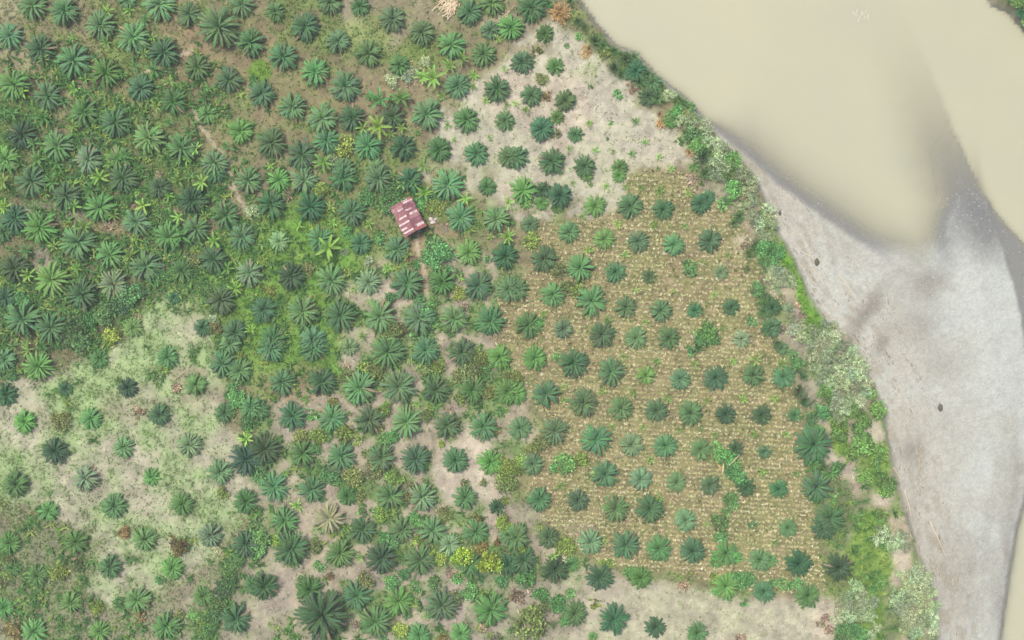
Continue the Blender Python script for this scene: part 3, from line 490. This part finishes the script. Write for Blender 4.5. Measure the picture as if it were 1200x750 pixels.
 "100,310,28Q 135,320,26Q 115,345,24Q 545,195,34Y 710,235,38S 690,210,30S 825,205,32O 965,220,32O 1030,395,44Q 1060,420,30Q 1000,420,30Q 920,375,38Q 880,390,24Q 760,375,34Y 460,385,30B 480,490,38O 640,700,32Y 620,710,26Y 595,500,36S 810,390,30Y 1085,240,40Y 990,335,34R 710,300,20Y 20,310,50S 10,345,40S 260,340,34O 1060,320,22R 470,180,28S 850,330,50L 650,460,30S 780,500,34S 940,540,40S 180,160,20B 1090,140,22Y 590,320,34S 560,300,30S 600,530,20N 440,680,26N 210,500,36S 280,430,26S 320,470,20R 1090,370,26O 1080,490,30S 880,480,26S 990,480,24S 700,520,24S 660,640,22S 850,460,24N 570,480,22B 760,640,20S 1000,700,24N 1060,740,26N 820,740,26R 560,740,24S 880,560,34O",
(600,550): "765,225,50L 20,300,60P 160,300,50P 345,320,55L 500,335,64P 645,350,58P 795,360,58P 940,370,55G 1090,400,50P 385,475,60D 565,475,50G 515,450,30S 940,515,62G 1020,585,20S 1110,540,50D 755,515,26N 445,660,66D 630,695,46D 815,720,46G 275,635,55G 205,590,46S 365,590,24Y 355,735,22G 190,440,60D 260,420,36G 50,400,60D 180,380,36B 80,680,80O2 1000,740,24N 240,345,40Y 210,340,30Y 430,410,22Y 395,408,15Y 410,320,20s 640,125,20s 1060,245,22S 925,290,28S 900,300,22S 250,550,25S 1000,490,40S 1040,480,34S 60,480,46S 130,550,36S 885,475,22Y 10,430,50D 915,230,40M 965,150,30S 975,120,26S 945,180,24S 740,500,16N 980,380,34S 900,400,34S 110,400,20Y 300,300,20N 40,350,24Q 160,600,30O 90,530,30N 20,560,40N 900,540,20S 240,660,34S 780,460,16O 730,470,18s 520,470,26S 855,240,14s",
(900,550): "275,215,62D 245,255,55D 300,240,34S 90,258,42P 10,400,34G 135,415,58D 310,430,62D 175,555,55G 20,500,26S 60,500,28S 100,510,28S 140,500,28S 340,400,22N 500,300,44W 490,270,26W 560,310,40W 590,290,30W 545,340,30W 510,330,22S 600,340,28W "
 "640,470,40W 690,480,38W 600,500,40W 660,530,46W 710,540,38W 570,550,38W 620,570,46W 680,590,48W 730,600,34W 570,610,38W 620,640,44W 680,650,46W 720,660,36W 600,690,36W 650,710,36W 720,710,30W 660,430,30W 580,460,24W 550,580,24W "
 "380,510,34W 350,550,36W 410,550,40W 310,600,36W 360,600,40W 420,600,40W 460,580,30W 300,650,34W 350,640,36W 410,640,36W 450,640,32W 470,690,30W 250,650,22N 235,680,22N 340,710,40S 380,700,40S 320,740,34S 410,730,34S 450,730,26W 500,500,32M 480,480,22M 505,210,26M 350,700,26V 270,700,26N 430,460,22M 460,520,20S 385,480,22M 30,320,20s",
}
PALMS = 'PGDLK'
SRGB = {'P': (90,131,82), 'G': (96,140,74), 'D': (68,110,70), 'L': (120,152,106), 'K': (134,138,106), 'B': (138,184,82), 'b': (88,140,70), 's': (136,186,82), 'Y': (130,154,68), 'Q': (160,192,78), 'O': (116,130,72),
 'R': (134,120,72), 'S': (98,148,82), 'W': (160,178,136), 'V': (88,130,74), 'C': (92,136,78), 'Z': (206,172,122), 'N': (150,134,110), 'M': (106,150,72)}
items = []
import re
for (tx, ty), s in TILES.items():
    for m_ in re.finditer(r'(-?\d+),(-?\d+),(\d+)([A-Za-z])(\d?)', s):
        zx, zy, zr, c_, x2 = m_.groups()
        if c_ == 'L' and x2: c_ = 'N'
        items.append([tx + int(zx) / 3.75, ty + int(zy) / 3.75, int(zr) / 3.75, c_])
kept = []
for it in items:
    isp = it[3] in PALMS; dup = False
    for k in kept:
        if (k[3] in PALMS) == isp and (isp or k[3] == it[3]) and math.hypot(k[0]-it[0], k[1]-it[1]) < (9 if isp else min(5, .55 * it[2])): dup = True; break
    if not dup: kept.append(it)
# ---- zones and labels
def inside(poly, x, y):
    c = False
    for i in range(len(poly)):
        ax, ay = poly[i-1]; bx, by = poly[i]
        if (ay > y) != (by > y) and x < (bx-ax)*(y-ay)/(by-ay) + ax: c = not c
    return c
def zone(x, y):
    if x > 1140 and y < 60: return 'on the far bank'
    if inside(MAIZE, x, y): return 'in the maize field'
    if inside(MEADOW, x, y): return 'on the pale meadow'
    if inside(CLEAR, x, y): return 'in the grassy clearing'
    if inside(STRIP, x, y): return 'on the bottom bare strip'
    if x > 900 - max(0, 300 - y) * .75 and x > 640: return 'on the upper riverbank' if y < 260 else ('on the middle riverbank' if y < 500 else 'on the lower riverbank')
    if inside(SAND, x, y): return 'on the riverside sand'
    if inside(WEEDY, x, y): return 'in the lower-left scrub'
    if x < 320 and y < 130: return 'in the top-left grove'
    if x < 330: return 'in the left-hand grove'
    if y < 200: return 'on the top-centre slope'
    if abs(x - 478) < 75 and abs(y - 255) < 62: return 'around the hut'
    if y < 400: return 'in the middle grove'
    if y < 590: return 'in the central grove'
    return 'in the lower-centre grove'
def words(c_, r):
    big = 'large' if r > 17.5 else ('medium' if r > 12 else 'small')
    return {'P': (big + ' blue-green oil palm', 'oil_palm', 'palm'), 'G': (big + ' leaf-green oil palm', 'oil_palm', 'palm'), 'D': (big + ' dark oil palm', 'oil_palm', 'palm'),
      'L': (big + ' pale oil palm', 'oil_palm', 'palm'), 'K': ('withered grey-green oil palm', 'oil_palm', 'palm'),
      'B': ('bright star-leaved banana plant', 'banana_plant', 'banana plant'), 'b': ('dull green banana plant', 'banana_plant', 'banana plant'), 's': ('light green sprouting plant', 'leafy_sprout', 'small plant'),
      'Y': ('yellow-green leafy shrub', 'leafy_shrub', 'shrub'), 'Q': ('bright lime-yellow shrub', 'leafy_shrub', 'shrub'), 'O': ('olive-green leafy shrub', 'leafy_shrub', 'shrub'), 'R': ('reddish-brown leafy shrub', 'leafy_shrub', 'shrub'),
      'S': ('fresh green leafy shrub', 'leafy_shrub', 'shrub'), 'W': ('pale sage-green bush', 'pale_bush', 'bush'), 'V': ('dense creeping green thicket', 'creeper_thicket', 'thicket'),
      'C': ('tall green cane clump', 'cane_clump', 'cane'), 'Z': ('dry straw-coloured cane clump', 'cane_clump', 'cane'), 'N': ('dry brown withered bush', 'dry_bush', 'bush'), 'M': ('rounded grass-green bush', 'round_bush', 'bush')}[c_]
GROUPS = {'oil_palm': 'oil palms of the plantation', 'banana_plant': 'banana plants among the palms', 'leafy_sprout': 'small sprouting plants', 'leafy_shrub': 'leafy shrubs between the palms', 'pale_bush': 'pale bushes near the river',
 'creeper_thicket': 'creeping thickets', 'cane_clump': 'cane clumps on the riverbank', 'dry_bush': 'dry brown bushes', 'round_bush': 'round green bushes by the river'}
ORD = ['zeroth','first','second','third','fourth','fifth','sixth','seventh','eighth','ninth','tenth','eleventh','twelfth','thirteenth','fourteenth','fifteenth','sixteenth','seventeenth','eighteenth','nineteenth','twentieth'] + ['twenty-' + o for o in ('first','second','third','fourth','fifth','sixth','seventh','eighth','ninth')] + ['thirtieth'] + ['thirty-' + o for o in ('first','second','third','fourth','fifth','sixth','seventh','eighth','ninth')] + ['fortieth']
sets = {}
for it in kept:
    d_, nm, cat = words(it[3], it[2]); z_ = zone(it[0], it[1])
    key = (nm if nm == 'oil_palm' else d_, z_); sets.setdefault(key, []).append(it); it += [d_, nm, cat, z_]
for (kind, z_), L_ in sets.items():
    slope = .1 if 'maize' in z_ else 0; band = 40 if kind == 'oil_palm' else 34
    L_.sort(key=lambda i: i[1] - slope * i[0]); rws = []; 
    for it in L_:
        v_ = it[1] - slope * it[0]
        if rws and (v_ - rws[-1][0] < band): rws[-1][1].append(it)
        else: rws.append((v_, [it]))
    plain = 'palm' if kind == 'oil_palm' else kind
    for ri, (_, rw) in enumerate(rws):
        rw.sort(key=lambda i: i[0])
        for ci, it in enumerate(rw):
            if len(L_) == 1: s = f'{it[4]} {z_}, the only one there'
            elif len(L_) <= 3 or len(rws) == 1:
                L2 = sorted(L_, key=lambda i: i[0]); s = f'{it[4]} {z_}, {ORD[L2.index(it)+1]} from left of {len(L_)}'
            elif len(rw) == 1: s = f'{it[4]} {z_}, alone in {ORD[ri+1]} row from top'
            else: s = f'{it[4]} {z_}, {ORD[ri+1]} row from top, {ORD[ci+1]} from left'
            it.append(s)
print('PLANTS', len(kept), 'palms', sum(i[3] in PALMS for i in kept), 'maxlabel', max(len(i[8].split()) for i in kept), 'unique', len({i[8] for i in kept}))
# ---- build them
SPEAR = joined_crown('spear_leaves', 99, 4)
nfr = 0
for it in kept:
    px, py, r, c_, d_, nm, cat, z_, lab = it; rr = random.Random(int(px * 31 + py * 17)); Rm = r * M_PER_PX
    hz = {'oil_palm': .45 * Rm, 'banana_plant': 1.2, 'leafy_sprout': .5}.get(nm, Rm * .4)
    x, y = PX(px, py, hz); z = float(gz(x, y)); 
    col = alb(np.array(SRGB[c_]) * rr.uniform(.84, 1.16) + [rr.uniform(-8, 8), rr.uniform(-5, 5), rr.uniform(-6, 6)], .78 if c_ not in 'WZN' else .8)
    col4 = tuple(float(v) for v in np.clip(col, .005, 1)) + (1,)
    root = bpy.data.objects.new(nm, None); sc.collection.objects.link(root); root.location = (x, y, z); root.rotation_euler = (rr.uniform(-.05, .05), rr.uniform(-.05, .05), rr.random() * 6.28); root.empty_display_size = .5
    root['label'] = lab; root['category'] = cat; root['group'] = GROUPS[nm]
    def part(n_, me, loc=(0, 0, 0), rot=(0, 0, 0), scale=(1, 1, 1), c4=None):
        o = bpy.data.objects.new(n_, me); sc.collection.objects.link(o); o.parent = root; o.location = loc; o.rotation_euler = rot; o.scale = scale; o.color = c4 or col4; return o
    if nm == 'oil_palm':
        th = max(.15, (Rm - 1.6) * .5); S = Rm * 1.03; part('trunk', TRUNK, scale=(1 + .5*Rm, 1 + .5*Rm, th))
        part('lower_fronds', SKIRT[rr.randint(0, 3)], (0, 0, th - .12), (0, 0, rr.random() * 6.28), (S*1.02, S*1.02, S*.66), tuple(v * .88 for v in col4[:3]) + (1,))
        if r >= 15.5:
            nf = int(rr.uniform(42, 48)) if c_ != 'K' else 14
            if r > 25: nf = 48
            for (t, a, s_, tl) in frond_plan(rr, nf, 0):
                cc = tuple(min(1, v * rr.uniform(.85, 1.15) * (1.4 if t == 0 else (1.15 if t == 1 else 1))) for v in col4[:3]) + (1,)
                if t == 5 and rr.random() < .10: cc = (.24, .19, .11, 1)
                part('frond', FR[t][rr.randint(0, 2)], (0, 0, th), (0, tl, a), (S*s_, S*s_*1.0, S*s_*rr.uniform(.65, .95)), cc); nfr += 1
        else:
            part('crown', CROWN[rr.randint(0, 5)], (0, 0, th), (0, 0, 0), (S, S, S*.8))
            part('spear_leaves', SPEAR, (0, 0, th), (0, 0, 1), (S*.62, S*.62, S*.8), tuple(min(1, v * 1.35) for v in col4[:3]) + (1,))
    elif nm in ('banana_plant', 'leafy_sprout'):
        S = Rm * (1.1 if nm == 'banana_plant' else 1.35); th = .5 * Rm if nm == 'banana_plant' else .15; part('stem', STEM, scale=(1.5 + Rm, 1.5 + Rm, th + .05), c4=None)
        if r >= 10.5:
            nl = rr.randint(8, 10)
            for k in range(nl):
                part('leaf', BL[min(5, int(k / nl * 6))], (0, 0, th), (0, 0, k * 2.39996 + rr.uniform(-.3, .3)), (S*rr.uniform(.85, 1.1), S * 1.05, S * .9))
        else: part('leaves', STAR[rr.randint(0, 4)], (0, 0, th), (0, 0, 0), (S, S * 1.0, S*.9))
    elif nm == 'cane_clump':
        part('leaves', CANE[rr.randint(0, 3)], (0, 0, -.05), (0, 0, 0), (Rm*1.1, Rm*1.1, Rm * .9)); part('stem', STEM, scale=(2, 2, Rm*.4))
    else:
        if nm == 'pale_bush': me = PALE[rr.randint(0, 4)]; hs = .9
        elif nm == 'creeper_thicket': me = VINE[rr.randint(0, 3)]; hs = 1.0
        elif nm == 'dry_bush': me = SMALLSH[rr.randint(0, 3)]; hs = .6
        elif c_ == 'Q': me = SHRUB[rr.randint(0, 5)]; hs = 2.2
        elif r < 8: me = SMALLSH[rr.randint(0, 3)]; hs = .9
        else: me = SHRUB[rr.randint(0, 5)]; hs = .8
        S = Rm * 1.0; part('stem', STEM, scale=(1 + Rm, 1 + Rm, Rm * .45)); part('foliage', me, (0, 0, .05), (0, 0, 0), (S, S * rr.uniform(.85, 1.1), S * hs))
        
print('fronds', nfr)
# ------------------------------------------------------------------ the hut
def top(name, label, cat, loc, rz=0, group=None):
    o = bpy.data.objects.new(name, None); sc.collection.objects.link(o); o.location = loc; o.rotation_euler = (0, 0, rz); o['label'] = label; o['category'] = cat
    if group: o['group'] = group
    return o
hx, hy = PX(478, 254, 3); hzz = float(gz(hx, hy)); ang = math.atan2(-(265-230.5), (499-482)) ; ang = math.atan2(-(264-230.5), (499.3-482))
hut = top('farm_hut', 'small farm hut with a patched maroon sheet-metal gable roof in a clearing', 'hut', (hx, hy, hzz), ang)   # local x = ridge direction
Lr, Wr = 7.6, 5.6; eave, ridge = 2.3, 3.25
m_roofs = []
for k, c_ in enumerate([(142, 92, 96), (154, 88, 84), (132, 84, 92), (160, 116, 118)]):
    m, t, b = newmat('rusty_roof_sheet_' + 'abcd'[k], .55, .4); n = noise(t, 1.4, 5, .7); r_ = ramp(t, n.outputs[0], [(.35, tuple(alb(np.array(c_) * .9, .75))), (.55, tuple(alb(c_, .8))), (.75, tuple(alb((186, 148, 148), .8)))])
    t.links.new(r_.outputs[0], b.inputs['Base Color']); m_roofs.append(m)
m_pale, t, b = newmat('weathered_zinc', .5, .4); n = noise(t, 1.7, 5, .75); r_ = ramp(t, n.outputs[0], [(.36, tuple(alb((170, 124, 124), .75))), (.5, tuple(alb((208, 188, 188), .78))), (.7, tuple(alb((226, 214, 212), .8)))]); t.links.new(r_.outputs[0], b.inputs['Base Color'])
m_white = flat('bare_zinc_sheet', (214, 196, 196), .5, .5, 3, .3, .75); m_boards = flat('hut_boards', (128, 108, 86), .9, .1, 3, .3); m_tarp = flat('grey_tarpaulin', (138, 146, 140), .6, .3, 3, .2); m_darkb = flat('dark_plastic', (58, 60, 62), .5, .4, 3, .2)
def sheet_mesh(x0, x1, s, d0, d1, lift, mat, nm_='roof_sheet'):
    """corrugated sheet on slope side s (+1/-1), x0..x1 along the ridge, d0..d1 fraction from ridge to eave"""
    m = MB(); n = max(2, int((x1-x0)/.09)); prev = None; ny = 1
    for i in range(n + 1):
        x_ = x0 + (x1-x0)*i/n; zc = lift + (.022 if i % 2 else -.0); row = []
        for d in (d0, d1):
            yy = s * d * Wr / 2; zz = ridge - (ridge - eave) * d + zc; row.append((x_, yy, zz))
        if prev:
            (a, b_), (c_, d_) = prev, row
            m.quad(a, c_, d_, b_); m.quad(tuple(np.array(b_) - [0, 0, .012]), tuple(np.array(d_) - [0, 0, .012]), tuple(np.array(c_) - [0, 0, .012]), tuple(np.array(a) - [0, 0, .012]))
        prev = row
    return m.mesh(nm_, mat)
rr = random.Random(4); ns = 10
for s in (-1, 1):
    for i in range(ns):
        x0 = -Lr/2 + i * Lr/ns; ext = rr.uniform(-.04, .05)
        me = sheet_mesh(x0 - .03, x0 + Lr/ns + .03, s, .0, 1 + ext, .015 * (i % 2), m_roofs[rr.randint(0, 3) if s > 0 else rr.choice([0, 2, 0, 3])]); link('roof_sheet', me, hut)
# pale patches: (along ridge, side, d0, d1, width)
for (xa, s, d0, d1, wd) in [(-3.25,1,.15,.95,.3),(-2.15,-1,.05,.55,.22),(-1.45,1,.0,.6,.26),(-.35,-1,.05,.75,.3),(-.35,1,.25,.9,.42),(1.0,-1,.02,1.0,.32),(2.15,-1,.45,1.0,.32),(2.75,1,.35,.95,.5),(3.05,-1,.0,.95,.26),(-3.7,1,.1,.6,.16)]:
    link('zinc_patch', sheet_mesh(xa - wd*.68, xa + wd*.68, s, d0, d1, .045, m_pale, 'zinc_patch'), hut)
m = MB(); m.tube([(-Lr/2 - .05, 0, ridge + .04), (0, 0, ridge + .06), (Lr/2 + .05, 0, ridge + .04)], [.09, .09, .09], 6); link('ridge_cap', m.mesh('ridge_cap', m_roofs[2]), hut)
pm = MB(); pm.box(0, 0, 1.1, .14, .14, 2.3); pme = pm.mesh('post', m_timber)
for px_ in (-3.4, 0, 3.4):
    for py_ in (-2.3, 2.3): link('post', pme, hut, (px_, py_, 0))
bmx = MB(); bmx.box(0, 0, .14, 6.7, .035, .27); bl = bmx.mesh('wall_board', m_boards); bmy = MB(); bmy.box(0, 0, .14, .035, 4.5, .27); bs = bmy.mesh('wall_board', m_boards)
for k in range(7):
    for s in (-1, 1): link('wall_board', bl, hut, (0, s * 2.36, .05 + k * .29))
    link('wall_board', bs, hut, (-3.5, 0, .05 + k * .29))
    if k < 3: link('wall_board', bs, hut, (3.5, 0, .05 + k * .29))
# things beside the hut
x, y = PX(491, 270); o = top('water_drum', 'grey-green tarpaulin-covered drum at the lower right corner of the hut', 'drum', (x, y, float(gz(x, y))))
m = MB(); m.tube([(0,0,0),(0,0,.35),(0,0,.4),(0,0,.8),(0,0,.95)], [.52,.52,.56,.52,.5], 14); link('drum_body', m.mesh('drum_body', m_tarp), o); m = MB(); m.tube([(0,0,.95),(0,0,1.02),(0,0,1.06)], [.55,.5,.3], 14); link('drum_cover', m.mesh('drum_cover', m_tarp), o)
x, y = PX(497.5, 266.5); o = top('black_crate', 'dark open crate standing beside the covered drum at the hut', 'crate', (x, y, float(gz(x, y))), .5)
for (a_, b_, w_, d_) in [(-.4,0,.05,.8),(.4,0,.05,.8),(0,-.4,.75,.05),(0,.4,.75,.05)]:
    m = MB(); m.box(a_, b_, .4, w_, d_, .8); link('crate_side', m.mesh('crate_side', m_darkb), o)
m = MB(); m.box(0, 0, .03, .74, .74, .06); link('crate_bottom', m.mesh('crate_bottom', m_darkb), o)
def heap(name, lab, cat, px, py, n, spread, L, mat, seed, rad=.05, ang=None, flatz=.25):
    x, y = PX(px, py); rr = random.Random(seed); m = MB()
    for k in range(n):
        a = rr.gauss(ang, .45) if ang is not None else rr.random() * 6.28; l = L * rr.uniform(.4, 1); cx, cy = rr.gauss(0, spread), rr.gauss(0, spread); z0 = rr.uniform(.03, flatz)
        d = np.array([math.cos(a), math.sin(a), rr.uniform(-.1, .12)]); c = np.array([cx, cy, z0]); wv = np.array([-d[1], d[0], 0]) * rad * 1.6
        p = [c - d*l/2, c, c + d*l/2 + [0, 0, -.05]]; hh = np.array([0, 0, rad])
        m.quad(p[0]-wv, p[1]-wv, p[1]+hh, p[0]+hh); m.quad(p[0]+hh, p[1]+hh, p[1]+wv, p[0]+wv); m.quad(p[1]-wv, p[2], p[2], p[1]+hh) if False else m.tri(p[1]-wv, p[2], p[1]+hh); m.tri(p[1]+hh, p[2], p[1]+wv)
    o = link(name, m.mesh(name, mat)); o.location = (x, y, float(gz(x, y))); o['label'] = lab; o['category'] = cat; return o
heap('cloth_pile', 'crumpled white cloth lying on the bare soil right of the hut', 'cloth', 507, 260, 10, .32, 1.2, m_white, 5, .16, .35, .2)
heap('rubbish_heap', 'scattered grey rubbish on the soil right of the white cloth', 'rubbish', 520, 268, 40, .9, .5, m_tarp, 6, .05)
heap('straw_pile', 'pale heap of cut dry palm fronds at the top edge of the plantation', 'frond pile', 527, 8, 130, .95, 2.6, m_dead, 7, .055, .95, .5)
heap('brushwood_heap', 'pale dry brushwood strewn beside the yellow bananas at top centre', 'brushwood', 476, 88, 60, 1.4, 1.0, m_dead, 8, .035, .8)
heap('brushwood_heap', 'pale cut brushwood on the sand below the palms at the top edge', 'brushwood', 592, 14, 50, 1.3, 1.5, m_dead, 9, .04, .7)
heap('dry_frond_pile', 'golden dry fallen leaves hanging at the top of the riverbank', 'frond pile', 657, 16, 110, 1.0, 2.2, m_gold, 10, .05, None, .9)
heap('dry_stalk_heap', 'dry straw-coloured stalks on the bank beside the river bend', 'stalks', 775, 144, 36, .5, 2.6, m_gold, 11, .045, 1.5, .6)
heap('dry_stalk_heap', 'brown dry stalks on the sand below the bank top canes', 'stalks', 686, 62, 40, .7, 2.0, m_gold, 12, .04, 1.0, .5)
heap('dead_leaf_heap', 'orange-white dead leaves at the foot of the fallen pole in the maize', 'dead leaves', 845, 546, 26, .35, 1.0, m_gold, 13, .07, 1.4)
heap('brushwood_heap', 'white dead branches in the shrubs of the lower centre', 'brushwood', 661, 656, 8, .4, 1.8, m_dead, 14, .06, -.7, .9)
heap('brushwood_heap', 'pale brushwood on the litter at the bottom edge near the yellowing palm', 'brushwood', 648, 726, 36, 1.2, 1.6, m_timber, 15, .04)
heap('brushwood_heap', 'pinkish cut brushwood on the soil in the lower-left scrub', 'brushwood', 96, 708, 34, .8, 1.6, m_timber, 16, .04, 1.0)
heap('brushwood_heap', 'pale brushwood beside the meadow edge above the green hedge', 'brushwood', 258, 645, 30, .9, 1.4, m_dead, 17, .04, .6)
heap('dead_leaf_heap', 'pinkish dry leaves in the middle of the maize edge shrubs', 'dead leaves', 836, 637, 26, .6, .7, m_gold, 18, .06)
def log(name, lab, p0, p1, h0, h1, rad, mat):
    x0, y0 = PX(*p0); x1, y1 = PX(*p1); z0, z1 = float(gz(x0, y0)), float(gz(x1, y1)); m = MB(); mid = ((x1-x0)/2 + .08, (y1-y0)/2 - .06, (z1-z0+h0+h1)/2 + .02)
    m.tube([(0, 0, h0), mid, (x1-x0, y1-y0, z1-z0+h1)], [rad, rad*.85, rad*.5], 7); o = link(name, m.mesh(name, mat)); o.location = (x0, y0, z0); o['label'] = lab; o['category'] = 'pole' if name == 'fallen_pole' else 'driftwood'
log('fallen_pole', 'pale slender pole leaning over the shrubs in the maize field', (851, 546), (864, 531), 1.0, 2.2, .11, m_dead)
log('fallen_pole', 'short white dead trunk upright beside the leaning pole', (846, 553), (846, 542), .3, 1.4, .2, m_dead)
log('fallen_pole', 'long pale dead frond stalk in the yellowing palm at the bottom', (606, 712), (618, 738), 1.2, .8, .1, m_dead)
for i, (a, b, lab) in enumerate([((944, 296), (961, 306), 'grey driftwood stick on the gravel near the top of the bar'), ((951, 310), (968, 334), 'long thin driftwood line on the upper gravel bar'), ((985, 322), (1000, 342), 'thin driftwood stick on the gravel beside the cove'), ((1062, 575), (1070, 606), 'pale driftwood trunk along the lower bank foot'), ((1048, 548), (1058, 562), 'short driftwood stick at the bank foot'), ((1092, 612), (1110, 652), 'long sandy driftwood streak on the lower bar'), ((1066, 625), (1074, 640), 'dark driftwood branch against the lower bank')]):
    log('driftwood', lab, a, b, .06, .08, .08, m_dead)
def boulder(lab, px, py, rx, ry, rz, c_, seed):
    r_ = np.random.default_rng(seed); x, y = PX(px, py); m = MB(); rings = []
    nn = 11
    for j in range(6):
        ph = j / 5 * math.pi / 2; rings.append([(rx*math.cos(2*math.pi*i/nn)*math.cos(ph)*(1+.16*r_.normal()*(j < 5)), ry*math.sin(2*math.pi*i/nn)*math.cos(ph)*(1+.16*r_.normal()*(j < 5)), rz*math.sin(ph) - .05) for i in range(nn)])
    for j in range(5):
        for i in range(nn): m.quad(rings[j][i], rings[j][(i+1) % nn], rings[j+1][(i+1) % nn], rings[j+1][i])
    o = link('boulder', m.mesh('boulder', flat('dark_boulder_%s' % 'abc'[seed % 3], c_, .9, .2, 5, .4))); o.location = (x, y, float(gz(x, y))); o['label'] = lab; o['category'] = 'boulder'
boulder('dark snag-like boulder alone on the open gravel bar', 1104, 478, .6, .9, .5, (108, 104, 96), 0)
boulder('dark mossy boulder on the upper gravel near the bright grass', 959, 307, .6, .95, .5, (104, 106, 84), 1)
boulder('small dark rock at the edge of the upper riverbank gravel', 916, 249, .4, .6, .35, (110, 106, 96), 2)
# sun reflection on the river, painted as small white streaks
x, y = PX(1010, 18, -2); m = MB(); rr = random.Random(3)
for k in range(16):
    a = rr.uniform(-2.2, 2.2); b_ = rr.uniform(-1.2, 1.2); l = rr.uniform(.3, 1.1); m.quad((a-.05, b_-l/2, .0), (a+.06, b_-l/2, 0), (a+.05+.2*l, b_+l/2, .0), (a-.05+.2*l, b_+l/2, 0))
o = link('water_glint', m.mesh('water_glint', m_white)); o.location = (x, y, WL + .05); o['kind'] = 'stuff'; o['label'] = 'small white foam streaks painted on the muddy river near the top'; o['category'] = 'glint'
# ------------------------------------------------------------------ thin haze in the air
m = bpy.data.materials.new('air_haze'); m.use_nodes = True; t = m.node_tree; t.nodes.remove(t.nodes['Principled BSDF'])
v = t.nodes.new('ShaderNodeVolumePrincipled'); v.inputs['Color'].default_value = (.93, .96, 1, 1); v.inputs['Density'].default_value = .00023; v.inputs['Anisotropy'].default_value = .0
t.links.new(v.outputs[0], t.nodes['Material Output'].inputs['Volume'])
mb = MB(); mb.box(0, 0, 115, 7800, 7800, 250); hz_ = link('haze', mb.mesh('haze', m)); hz_['kind'] = 'stuff'; hz_['label'] = 'thin pale haze in the air'; hz_['category'] = 'haze'
